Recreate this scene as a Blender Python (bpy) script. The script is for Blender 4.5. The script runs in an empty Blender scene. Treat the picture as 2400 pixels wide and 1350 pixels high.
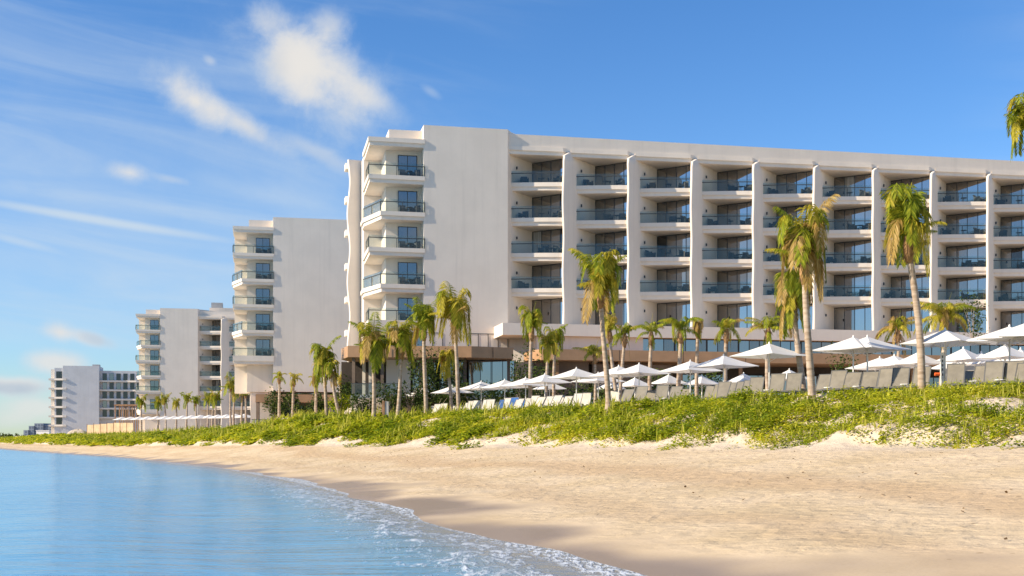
import bpy, math, random
import numpy as np
from mathutils import Vector, Matrix

R = math.radians
rnd = random.Random(7)
nrs = np.random.RandomState(11)
scene = bpy.context.scene
COL = scene.collection

# ------------------------------------------------------------------ camera
CAMZ = 1.7          # eye height above the sea
F = 2800.0          # focal length in pixels of the 2400 px wide photograph
HZ = 1035.0         # horizon row
cam_d = bpy.data.cameras.new('camera')
cam = bpy.data.objects.new('camera', cam_d)
COL.objects.link(cam)
cam.location = (0, 0, CAMZ)
cam.rotation_euler = (R(90), 0, 0)
cam_d.sensor_width = 36.0
cam_d.lens = 36.0 * F / 2400.0
cam_d.shift_y = (HZ - 675.0) / 2400.0
cam_d.clip_start = 0.1
cam_d.clip_end = 9000
scene.camera = cam

# ------------------------------------------------------------------ view
scene.view_settings.view_transform = 'Standard'
scene.view_settings.look = 'None'
scene.view_settings.gamma = 1.0
scene.view_settings.use_curve_mapping = False
scene.view_settings.exposure = 0.80
scene.cycles.max_bounces = 7
scene.cycles.diffuse_bounces = 3
scene.cycles.glossy_bounces = 3
scene.cycles.transparent_max_bounces = 10
scene.cycles.caustics_reflective = False
scene.cycles.caustics_refractive = False

# ------------------------------------------------------------------ sun + sky
SUN_AZ = 18.0       # degrees in front of the picture plane, sun on the left
SUN_EL = 29.0
SKY_STRENGTH = 0.082
sd = bpy.data.lights.new('sun', 'SUN')
sd.energy = 4.6
sd.angle = R(0.6)
sd.color = (1.0, 0.86, 0.66)
sun = bpy.data.objects.new('sun', sd)
COL.objects.link(sun)
to_sun = Vector((-math.cos(R(SUN_AZ)) * math.cos(R(SUN_EL)), -math.sin(R(SUN_AZ)) * math.cos(R(SUN_EL)), math.sin(R(SUN_EL))))
sun.rotation_euler = to_sun.to_track_quat('Z', 'Y').to_euler()
sun.location = (-40, -20, 60)

world = bpy.data.worlds.new('World')
scene.world = world
world.use_nodes = True
world.cycles.sampling_method = 'MANUAL'
world.cycles.sample_map_resolution = 512
WT = world.node_tree


class NT:
    """small helper for node maths"""
    def __init__(self, tree):
        self.t = tree

    def new(self, kind, **kw):
        n = self.t.nodes.new(kind)
        for k, v in kw.items():
            setattr(n, k, v)
        return n

    def put(self, sock, v):
        if v is None:
            return
        if hasattr(v, 'is_output'):
            self.t.links.new(v, sock)
        else:
            sock.default_value = v

    def m(self, op, a, b=None, c=None, clamp=False):
        n = self.new('ShaderNodeMath', operation=op)
        n.use_clamp = clamp
        self.put(n.inputs[0], a)
        self.put(n.inputs[1], b)
        if c is not None:
            self.put(n.inputs[2], c)
        return n.outputs[0]

    def smooth(self, v, lo, hi, a=0.0, b=1.0):
        n = self.new('ShaderNodeMapRange', interpolation_type='SMOOTHSTEP')
        self.put(n.inputs['Value'], v)
        n.inputs['From Min'].default_value = lo
        n.inputs['From Max'].default_value = hi
        n.inputs['To Min'].default_value = a
        n.inputs['To Max'].default_value = b
        return n.outputs[0]

    def noise(self, vec, scale, detail=4.0, rough=0.55, dist=0.0, out='Fac'):
        n = self.new('ShaderNodeTexNoise')
        if vec is not None:
            self.t.links.new(vec, n.inputs['Vector'])
        n.inputs['Scale'].default_value = scale
        n.inputs['Detail'].default_value = detail
        n.inputs['Roughness'].default_value = rough
        n.inputs['Distortion'].default_value = dist
        return n.outputs[out]

    def mix(self, f, a, b, mode='MIX'):
        n = self.new('ShaderNodeMix', data_type='RGBA', blend_type=mode)
        self.put(n.inputs[0], f)
        for s, v in ((n.inputs[6], a), (n.inputs[7], b)):
            if isinstance(v, tuple) and len(v) == 3:
                v = (*v, 1)
            self.put(s, v)
        return n.outputs[2]

    def ramp(self, f, stops):
        n = self.new('ShaderNodeValToRGB')
        self.put(n.inputs[0], f)
        cr = n.color_ramp
        while len(cr.elements) < len(stops):
            cr.elements.new(0.5)
        for e, (p, c) in zip(cr.elements, stops):
            e.position = p
            e.color = (*c, 1)
        return n.outputs[0]

    def xyz(self, x, y, z):
        n = self.new('ShaderNodeCombineXYZ')
        self.put(n.inputs[0], x)
        self.put(n.inputs[1], y)
        self.put(n.inputs[2], z)
        return n.outputs[0]


def azel(px, py):
    """direction of a point of the sky as azimuth (clockwise from +Y) and elevation"""
    x, z = (px - 1200) / F, (HZ - py) / F
    return math.atan2(x, 1.0), math.atan2(z, math.hypot(x, 1.0))


def build_sky():
    T = NT(WT)
    bg = WT.nodes['Background']
    sky = T.new('ShaderNodeTexSky', sky_type='NISHITA')
    sky.sun_disc = False
    sky.sun_elevation = R(SUN_EL)
    sky.sun_rotation = R(-(90 + SUN_AZ))
    sky.altitude = 0
    sky.air_density = 1.0
    sky.dust_density = 0.08
    sky.ozone_density = 1.6
    tc = T.new('ShaderNodeTexCoord')
    d = tc.outputs['Generated']
    sp = T.new('ShaderNodeSeparateXYZ')
    WT.links.new(d, sp.inputs[0])
    az = T.m('ARCTAN2', sp.outputs[0], sp.outputs[1])
    el = T.m('ARCSINE', sp.outputs[2])
    n1 = T.noise(d, 9.0, 9.0, 0.58, 0.35)
    n2 = T.noise(d, 32.0, 8.0, 0.66, 0.3)
    nn = T.m('ADD', T.m('MULTIPLY', n1, 0.62), T.m('MULTIPLY', n2, 0.38))
    alpha_total = None
    shade_total = None

    def over(a_prev, a):
        if a_prev is None:
            return a
        return T.m('MULTIPLY_ADD', a, T.m('SUBTRACT', 1.0, a_prev), a_prev)

    ae = T.xyz(az, el, 0.0)

    def blob(px, py, rx, ry, rot, amp, soft, op):
        a0, e0 = azel(px, py)
        mp = T.new('ShaderNodeMapping', vector_type='TEXTURE')
        WT.links.new(ae, mp.inputs[0])
        mp.inputs['Location'].default_value = (a0, e0, 0)
        mp.inputs['Rotation'].default_value = (0, 0, R(rot))
        mp.inputs['Scale'].default_value = (rx / F, ry / F, 1)
        ln = T.new('ShaderNodeVectorMath', operation='LENGTH')
        WT.links.new(mp.outputs[0], ln.inputs[0])
        val = T.m('SUBTRACT', T.m('MULTIPLY_ADD', nn, amp, 1.0 - 0.5 * amp), ln.outputs['Value'])
        return T.smooth(val, 0.0, soft, 0.0, op), None, None

    # thin high cloud: long soft streaks that fall gently to the right, all round the sky
    cs, sn = math.cos(R(-7)), math.sin(R(-7))
    su = T.m('ADD', T.m('MULTIPLY', az, cs), T.m('MULTIPLY', el, sn))
    sv = T.m('SUBTRACT', T.m('MULTIPLY', el, cs), T.m('MULTIPLY', az, sn))
    cvec = T.xyz(T.m('MULTIPLY', su, 2.2), T.m('MULTIPLY', sv, 15.0), 0.7)
    cn = T.noise(cvec, 1.6, 7.0, 0.55, 0.6)
    cm = T.noise(d, 1.3, 2.0, 0.5)
    cir = T.m('MULTIPLY', T.smooth(cn, 0.40, 0.80, 0.0, 0.34), T.smooth(cm, 0.34, 0.62, 0.25, 1.0))
    veil, _, _ = blob(330, 570, 1050, 500, -8, 0.7, 1.1, 0.85)
    cir_l = T.m('MULTIPLY', T.smooth(cn, 0.20, 0.85, 0.26, 0.85), veil)
    clear, _, _ = blob(1750, 200, 1000, 520, 0, 0.3, 0.6, 1.0)
    cir = T.m('MULTIPLY', cir, T.m('SUBTRACT', 1.0, clear))
    alpha_total = over(cir, cir_l)
    st, _, _ = blob(230, 516, 420, 15, -6.3, 0.35, 0.9, 0.75)
    alpha_total = over(alpha_total, st)
    st, _, _ = blob(40, 565, 120, 14, -12, 0.5, 0.9, 0.45)
    alpha_total = over(alpha_total, st)
    st, _, _ = blob(640, 460, 260, 45, -10, 0.7, 1.2, 0.35)
    alpha_total = over(alpha_total, st)
    st, _, _ = blob(690, 190, 360, 210, -16, 1.6, 1.5, 0.32)
    alpha_total = over(alpha_total, st)
    # fair-weather cumulus: where the photograph shows them
    spec = [
        (738, 165, 245, 145, -16, 2.2, 1.25, 0.97),
        (690, 165, 120, 110, 10, 1.6, 1.0, 0.85),
        (710, 140, 100, 80, -10, 1.2, 0.8, 0.9),
        (720, 215, 80, 50, 0, 1.4, 0.9, 0.7),
        (790, 150, 140, 80, -30, 2.6, 1.2, 0.7),
        (640, 55, 85, 55, -20, 1.9, 0.9, 0.6),
        (770, 60, 80, 60, 0, 1.9, 0.9, 0.55),
        (850, 215, 150, 46, -27, 1.2, 0.9, 0.7),
        (460, 238, 150, 66, -27, 1.8, 0.95, 0.97),
        (570, 292, 170, 44, -27, 1.7, 1.0, 0.85),
        (740, 355, 150, 26, -25, 1.4, 1.0, 0.45),
        (492, 142, 24, 14, -20, 1.5, 0.9, 0.4),
        (305, 405, 66, 30, -5, 1.9, 1.1, 0.9),
        (400, 420, 60, 14, -8, 1.3, 0.9, 0.4),
        (140, 778, 56, 30, -8, 1.9, 1.1, 0.9),
        (215, 795, 70, 22, -15, 1.2, 0.8, 0.75),
        (130, 850, 100, 40, -5, 1.4, 0.8, 0.85),
        (30, 905, 130, 30, 0, 1.2, 0.8, 0.9),
        (90, 955, 130, 40, 0, 1.5, 0.9, 0.75),
        (20, 985, 70, 30, 0, 1.6, 0.9, 0.55),
        (250, 985, 190, 40, 0, 1.6, 1.0, 0.5),
        (1010, 215, 40, 16, -30, 1.3, 0.9, 0.25),
    ]
    grey_spec = [(240, 800, 80, 30, -18, 0.9), (20, 912, 130, 26, 0, 1.0), (960, 230, 90, 60, -25, 0.45),
                 (400, 425, 90, 25, -8, 0.6), (720, 365, 160, 30, -25, 0.4), (640, 160, 60, 70, 0, 0.25), (870, 120, 70, 90, -30, 0.25)]
    cum = None
    for s in spec:
        a, u, v = blob(*s)
        cum = over(cum, a)
    # and scattered unseen ones round the horizon, cover thickened for more fill light
    gvec = T.xyz(sp.outputs[0], sp.outputs[1], T.m('MULTIPLY', sp.outputs[2], 2.4))
    gn = T.noise(gvec, 4.2, 9.0, 0.55, 0.2)
    band = T.m('MULTIPLY', T.smooth(el, -0.02, 0.06), T.smooth(el, 0.9, 0.35))
    front, _, _ = blob(1150, 600, 1750, 1500, 0, 0.0, 0.25, 1.0)
    gen = T.m('MULTIPLY', T.m('MULTIPLY', T.smooth(gn, 0.50, 0.66, 0.0, 0.9), band), T.m('SUBTRACT', 1.0, front))
    cum = over(cum, gen)
    alpha_total = over(alpha_total, cum)
    grey = None
    for g in grey_spec:
        a, u, v = blob(g[0], g[1], g[2], g[3], g[4], 0.8, 0.9, g[5])
        grey = over(grey, a)
    soft = T.noise(d, 16.0, 5.0, 0.55)
    grey = T.m('ADD', T.m('MULTIPLY', grey, 0.75), T.m('MULTIPLY', T.smooth(soft, 0.40, 0.70), 0.22), clamp=True)
    k = 1.0 / SKY_STRENGTH
    ccol = T.mix(grey, (0.47 * k, 0.455 * k, 0.435 * k), (0.25 * k, 0.295 * k, 0.36 * k))
    # the cirrus is a little thinner and bluer than the cumulus
    hi = T.mix(T.m('MULTIPLY', cum, 1.0, clamp=True), (0.36 * k, 0.42 * k, 0.475 * k), ccol)
    hsv = T.new('ShaderNodeHueSaturation')
    hsv.inputs['Saturation'].default_value = 1.3
    hsv.inputs['Value'].default_value = 1.0
    WT.links.new(sky.outputs[0], hsv.inputs['Color'])
    low = T.mix(T.smooth(el, 0.0, 0.24), (0.62, 0.82, 1.14), (0.95, 1.03, 1.24))
    blue = T.mix(1.0, hsv.outputs[0], low, 'MULTIPLY')
    col = T.mix(alpha_total, blue, hi)
    WT.links.new(col, bg.inputs['Color'])
    bg.inputs['Strength'].default_value = SKY_STRENGTH


build_sky()

# ------------------------------------------------------------------ materials
MATS = {}


def principled(name):
    m = bpy.data.materials.new(name)
    m.use_nodes = True
    t = m.node_tree
    b = t.nodes['Principled BSDF']
    return m, t, b, NT(t)


def plain(name, col, rough=0.6, var=0.08, scale=1.5, bump=0.0, bscale=40.0, metal=0.0, spec=0.4, streak=0.0):
    m, t, b, T = principled(name)
    tc = T.new('ShaderNodeTexCoord')
    geo = T.new('ShaderNodeNewGeometry')
    n = T.noise(geo.outputs['Position'], scale, 6.0, 0.6)
    lo = tuple(c * (1 - var) for c in col)
    hi = tuple(min(1, c * (1 + var)) for c in col)
    c = T.mix(T.smooth(n, 0.3, 0.7), lo, hi)
    if streak:
        mp = T.new('ShaderNodeMapping')
        mp.inputs['Scale'].default_value = (1.6, 1.6, 0.07)
        t.links.new(geo.outputs['Position'], mp.inputs[0])
        s = T.noise(mp.outputs[0], 1.0, 6.0, 0.65)
        c = T.mix(T.smooth(s, 0.46, 0.8, 0.0, streak), c, tuple(x * 0.72 for x in col))
    t.links.new(c, b.inputs['Base Color'])
    b.inputs['Roughness'].default_value = rough
    b.inputs['Metallic'].default_value = metal
    b.inputs['Specular IOR Level'].default_value = spec
    if bump:
        bn = T.new('ShaderNodeBump')
        bn.inputs['Strength'].default_value = bump
        bn.inputs['Distance'].default_value = 0.02
        t.links.new(T.noise(geo.outputs['Position'], bscale, 5.0, 0.6), bn.inputs['Height'])
        t.links.new(bn.outputs[0], b.inputs['Normal'])
    MATS[name] = m
    return m


plain('plaster', (0.77, 0.685, 0.59), 0.85, 0.035, 0.35, 0.12, 6.0, spec=0.2, streak=0.30)
plain('plaster_grey', (0.60, 0.585, 0.58), 0.85, 0.05, 0.3, 0.1, 6.0, spec=0.2, streak=0.35)
plain('soffit', (0.78, 0.73, 0.67), 0.9, 0.03, 0.5, spec=0.2)
plain('bronze', (0.42, 0.245, 0.13), 0.5, 0.10, 0.8, spec=0.4, streak=0.15)
plain('dark_metal', (0.045, 0.05, 0.052), 0.4, 0.1, spec=0.5)
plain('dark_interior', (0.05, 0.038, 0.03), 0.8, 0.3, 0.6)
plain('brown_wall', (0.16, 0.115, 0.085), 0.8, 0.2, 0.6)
plain('stone', (0.42, 0.34, 0.26), 0.9, 0.22, 1.4, 0.5, 5.0)
plain('concrete', (0.42, 0.42, 0.42), 0.85, 0.1, 0.8)
plain('canvas_pole', (0.72, 0.70, 0.66), 0.5, 0.05)
plain('sling', (0.20, 0.18, 0.145), 0.8, 0.12, 3.0)
plain('sling_blue', (0.02, 0.09, 0.28), 0.8, 0.2, 3.0)
plain('sling_white', (0.48, 0.45, 0.39), 0.8, 0.1, 3.0)
plain('frame_grey', (0.10, 0.10, 0.10), 0.5, 0.1)
plain('wicker', (0.05, 0.055, 0.06), 0.7, 0.3, 8.0)
plain('timber', (0.30, 0.17, 0.09), 0.7, 0.25, 3.0)
plain('netting', (0.48, 0.35, 0.21), 0.9, 0.18, 0.6)
plain('orange', (0.75, 0.12, 0.02), 0.5, 0.1)
plain('white_paint', (0.78, 0.76, 0.72), 0.5, 0.05)
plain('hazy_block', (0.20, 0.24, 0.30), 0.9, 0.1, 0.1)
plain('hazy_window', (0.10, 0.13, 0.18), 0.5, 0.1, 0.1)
plain('boulder', (0.50, 0.42, 0.32), 0.95, 0.25, 2.0, 0.6, 4.0)


def trunk_mat():
    m, t, b, T = principled('trunk')
    geo = T.new('ShaderNodeNewGeometry')
    mp = T.new('ShaderNodeMapping')
    mp.inputs['Scale'].default_value = (1.0, 1.0, 6.0)
    t.links.new(geo.outputs['Position'], mp.inputs[0])
    n = T.noise(mp.outputs[0], 1.3, 6.0, 0.6)
    n2 = T.noise(geo.outputs['Position'], 1.2, 3.0, 0.6)
    c = T.ramp(n, [(0.25, (0.20, 0.13, 0.08)), (0.5, (0.40, 0.31, 0.23)), (0.75, (0.52, 0.44, 0.36))])
    c = T.mix(T.smooth(n2, 0.5, 0.8, 0, 0.45), c, (0.24, 0.15, 0.09))
    t.links.new(c, b.inputs['Base Color'])
    b.inputs['Roughness'].default_value = 0.9
    b.inputs['Specular IOR Level'].default_value = 0.2
    MATS['trunk'] = m


trunk_mat()
plain('fibre', (0.30, 0.18, 0.09), 0.95, 0.35, 6.0, spec=0.1)


def leaf_mat(name, stops, trans=0.35, rough=0.5, patch=0.48):
    m, t, b, T = principled(name)
    geo = T.new('ShaderNodeNewGeometry')
    n = T.noise(geo.outputs['Position'], 0.45, 4.0, 0.6)
    f = T.m('MULTIPLY_ADD', n, patch, T.m('MULTIPLY_ADD', geo.outputs['Random Per Island'], 0.55, 0.24 - 0.5 * patch))
    c = T.ramp(f, stops)
    t.links.new(c, b.inputs['Base Color'])
    b.inputs['Roughness'].default_value = rough
    b.inputs['Specular IOR Level'].default_value = 0.10
    tr = T.new('ShaderNodeBsdfTranslucent')
    t.links.new(c, tr.inputs[0])
    mx = T.new('ShaderNodeMixShader')
    mx.inputs[0].default_value = trans
    t.links.new(b.outputs[0], mx.inputs[1])
    t.links.new(tr.outputs[0], mx.inputs[2])
    t.links.new(mx.outputs[0], t.nodes['Material Output'].inputs[0])
    MATS[name] = m


leaf_mat('frond_green', [(0.1, (0.07, 0.11, 0.012)), (0.45, (0.24, 0.29, 0.022)), (0.85, (0.52, 0.50, 0.045))], 0.45)
leaf_mat('frond_yellow', [(0.1, (0.20, 0.18, 0.018)), (0.45, (0.43, 0.37, 0.034)), (0.85, (0.66, 0.54, 0.08))], 0.45)
leaf_mat('frond_brown', [(0.1, (0.20, 0.13, 0.04)), (0.5, (0.44, 0.29, 0.08)), (0.9, (0.64, 0.48, 0.20))], 0.4)
leaf_mat('dune_leaf', [(0.10, (0.09, 0.12, 0.008)), (0.36, (0.27, 0.34, 0.014)), (0.60, (0.50, 0.53, 0.022)), (0.88, (0.74, 0.66, 0.06))], 0.45, patch=1.3)
leaf_mat('dune_blade', [(0.1, (0.20, 0.23, 0.02)), (0.5, (0.42, 0.43, 0.045)), (0.92, (0.62, 0.54, 0.12))], 0.4)
leaf_mat('dry_leaf', [(0.1, (0.42, 0.30, 0.16)), (0.5, (0.60, 0.48, 0.32)), (0.9, (0.66, 0.36, 0.06))], 0.3)
leaf_mat('vine_leaf', [(0.1, (0.07, 0.11, 0.008)), (0.5, (0.20, 0.28, 0.014)), (0.9, (0.42, 0.48, 0.03))], 0.35)
leaf_mat('dark_weed', [(0.1, (0.10, 0.06, 0.03)), (0.6, (0.22, 0.14, 0.07)), (0.95, (0.42, 0.32, 0.19))], 0.1)
leaf_mat('shrub_leaf', [(0.1, (0.018, 0.04, 0.010)), (0.5, (0.05, 0.085, 0.018)), (0.9, (0.16, 0.18, 0.04))], 0.3)
leaf_mat('far_leaf', [(0.1, (0.04, 0.06, 0.015)), (0.6, (0.10, 0.13, 0.025)), (0.9, (0.16, 0.17, 0.035))], 0.3)


def canvas_mat():
    m, t, b, T = principled('canvas')
    geo = T.new('ShaderNodeNewGeometry')
    n = T.noise(geo.outputs['Position'], 2.0, 5.0, 0.6)
    c = T.mix(T.smooth(n, 0.3, 0.7), (0.80, 0.775, 0.74), (0.84, 0.82, 0.79))
    t.links.new(c, b.inputs['Base Color'])
    b.inputs['Roughness'].default_value = 0.9
    b.inputs['Specular IOR Level'].default_value = 0.1
    tr = T.new('ShaderNodeBsdfTranslucent')
    t.links.new(c, tr.inputs[0])
    mx = T.new('ShaderNodeMixShader')
    mx.inputs[0].default_value = 0.22
    t.links.new(b.outputs[0], mx.inputs[1])
    t.links.new(tr.outputs[0], mx.inputs[2])
    t.links.new(mx.outputs[0], t.nodes['Material Output'].inputs[0])
    MATS['canvas'] = m


canvas_mat()


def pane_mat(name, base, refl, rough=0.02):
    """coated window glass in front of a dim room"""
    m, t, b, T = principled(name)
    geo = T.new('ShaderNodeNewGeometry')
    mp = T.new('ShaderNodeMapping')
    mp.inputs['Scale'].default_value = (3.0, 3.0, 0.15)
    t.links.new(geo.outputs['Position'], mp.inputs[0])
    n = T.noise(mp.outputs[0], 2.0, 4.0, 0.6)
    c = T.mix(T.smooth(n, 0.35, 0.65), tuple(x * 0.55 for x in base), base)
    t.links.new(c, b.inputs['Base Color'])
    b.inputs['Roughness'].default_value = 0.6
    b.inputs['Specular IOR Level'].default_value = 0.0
    g = T.new('ShaderNodeBsdfGlossy')
    g.inputs['Color'].default_value = (0.90, 0.93, 0.95, 1)
    g.inputs['Roughness'].default_value = rough
    lw = T.new('ShaderNodeFresnel')
    lw.inputs['IOR'].default_value = 1.5
    fac = T.m('ADD', T.m('MULTIPLY', lw.outputs[0], 1.0 - refl), refl, clamp=True)
    mx = T.new('ShaderNodeMixShader')
    t.links.new(fac, mx.inputs[0])
    t.links.new(b.outputs[0], mx.inputs[1])
    t.links.new(g.outputs[0], mx.inputs[2])
    t.links.new(mx.outputs[0], t.nodes['Material Output'].inputs[0])
    MATS[name] = m


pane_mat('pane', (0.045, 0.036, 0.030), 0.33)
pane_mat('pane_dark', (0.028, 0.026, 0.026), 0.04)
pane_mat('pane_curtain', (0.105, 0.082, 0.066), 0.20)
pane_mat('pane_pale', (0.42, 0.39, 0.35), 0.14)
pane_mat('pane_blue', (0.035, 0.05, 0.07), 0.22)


def balustrade_mat():
    m = bpy.data.materials.new('balustrade')
    m.use_nodes = True
    t = m.node_tree
    T = NT(t)
    t.nodes.remove(t.nodes['Principled BSDF'])
    tr = T.new('ShaderNodeBsdfTransparent')
    tr.inputs[0].default_value = (0.85, 0.895, 0.88, 1)
    g = T.new('ShaderNodeBsdfGlossy')
    g.inputs['Color'].default_value = (0.78, 0.84, 0.83, 1)
    g.inputs['Roughness'].default_value = 0.03
    fr = T.new('ShaderNodeFresnel')
    fr.inputs['IOR'].default_value = 1.5
    fac = T.m('ADD', T.m('MULTIPLY', fr.outputs[0], 0.5), 0.02, clamp=True)
    mx = T.new('ShaderNodeMixShader')
    t.links.new(fac, mx.inputs[0])
    t.links.new(tr.outputs[0], mx.inputs[1])
    t.links.new(g.outputs[0], mx.inputs[2])
    t.links.new(mx.outputs[0], t.nodes['Material Output'].inputs[0])
    MATS['balustrade'] = m


balustrade_mat()


def sand_mat():
    m, t, b, T = principled('sand')
    geo = T.new('ShaderNodeNewGeometry')
    pos = geo.outputs['Position']
    at = T.new('ShaderNodeAttribute', attribute_name='shore')      # metres inland of the waterline
    dist = at.outputs['Fac']
    av = T.new('ShaderNodeAttribute', attribute_name='across')     # 0 waterline, 1 dune foot, 2 crest
    n1 = T.noise(pos, 0.35, 6.0, 0.6)
    n2 = T.noise(pos, 3.0, 5.0, 0.6)
    base = T.mix(T.smooth(n1, 0.3, 0.7), (0.54, 0.42, 0.262), (0.63, 0.505, 0.345))
    # older wrack lines run along the beach: coarser, browner sand
    lines = T.m('ADD', dist, T.m('MULTIPLY', T.noise(pos, 0.12, 3.0, 0.5), 5.0))
    w1 = T.m('MULTIPLY', T.smooth(lines, 9.2, 10.8), T.smooth(lines, 13.5, 11.5))
    w2 = T.m('MULTIPLY', T.smooth(lines, 5.4, 6.3), T.smooth(lines, 8.0, 6.8))
    base = T.mix(T.m('MULTIPLY', w1, 0.60), base, (0.46, 0.32, 0.185))
    base = T.mix(T.m('MULTIPLY', w2, 0.40), base, (0.46, 0.33, 0.20))
    # pale dry sand at the dune foot
    pale = T.smooth(av.outputs['Fac'], 0.86, 0.98)
    base = T.mix(pale, base, (0.58, 0.485, 0.375))
    # specks of shell and weed
    mp = T.new('ShaderNodeMapping')
    mp.inputs['Scale'].default_value = (1.0, 1.0, 1.0)
    t.links.new(pos, mp.inputs[0])
    vo = T.new('ShaderNodeTexVoronoi')
    vo.inputs['Scale'].default_value = 3.2
    vo.inputs['Randomness'].default_value = 1.0
    t.links.new(pos, vo.inputs['Vector'])
    wn = T.noise(pos, 0.5, 4.0, 0.7)
    thr = T.m('MULTIPLY', T.smooth(wn, 0.42, 0.68, 0.03, 0.20), T.smooth(dist, 2.5, 4.5))
    speck = T.m('LESS_THAN', vo.outputs['Distance'], thr)
    base = T.mix(T.m('MULTIPLY', speck, 0.7), base, (0.22, 0.14, 0.075))
    fine = T.noise(pos, 22.0, 4.0, 0.7)
    base = T.mix(T.smooth(fine, 0.42, 0.75, 0.0, 0.35), base, (0.36, 0.26, 0.16))
    # wet sand above the waterline: lobes left by the last waves
    lob = T.noise(pos, 0.22, 2.0, 0.45)
    spz = T.new('ShaderNodeSeparateXYZ')
    t.links.new(pos, spz.inputs[0])
    hollow = T.smooth(spz.outputs[1], 19.0, 12.0, 0.0, 1.9)     # a shallow hollow that drains last
    wet_d = T.m('SUBTRACT', T.m('SUBTRACT', dist, hollow), T.m('MULTIPLY', T.m('SUBTRACT', lob, 0.43), 8.0))
    wet = T.smooth(wet_d, 1.7, -0.3)
    damp = T.smooth(wet_d, 2.8, 0.9)
    base = T.mix(T.m('MULTIPLY', damp, 0.35), base, (0.42, 0.33, 0.235))
    base = T.mix(wet, base, (0.30, 0.225, 0.16))
    t.links.new(base, b.inputs['Base Color'])
    rough = T.m('SUBTRACT', 0.95, T.m('MULTIPLY', wet, 0.62))
    t.links.new(rough, b.inputs['Roughness'])
    t.links.new(T.m('ADD', 0.1, T.m('MULTIPLY', wet, 0.35)), b.inputs['Specular IOR Level'])
    # footprints and wind relief on the dry part
    fp = T.new('ShaderNodeTexVoronoi', feature='SMOOTH_F1')
    fp.inputs['Scale'].default_value = 2.6
    fp.inputs['Smoothness'].default_value = 0.5
    wv = T.new('ShaderNodeVectorMath', operation='ADD')
    t.links.new(pos, wv.inputs[0])
    nc = T.noise(pos, 1.1, 3.0, 0.6, out='Color')
    t.links.new(nc, wv.inputs[1])
    t.links.new(wv.outputs[0], fp.inputs['Vector'])
    h = T.m('ADD', T.m('MULTIPLY', fp.outputs['Distance'], 0.9), T.m('ADD', T.m('MULTIPLY', n2, 1.0), T.m('MULTIPLY', fine, 0.25)))
    dry = T.m('SUBTRACT', 1.0, damp)
    h = T.m('MULTIPLY', h, T.m('ADD', 0.04, T.m('MULTIPLY', dry, 0.96)))
    bn = T.new('ShaderNodeBump')
    bn.inputs['Strength'].default_value = 0.9
    bn.inputs['Distance'].default_value = 0.055
    t.links.new(h, bn.inputs['Height'])
    t.links.new(bn.outputs[0], b.inputs['Normal'])
    MATS['sand'] = m


sand_mat()


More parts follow.
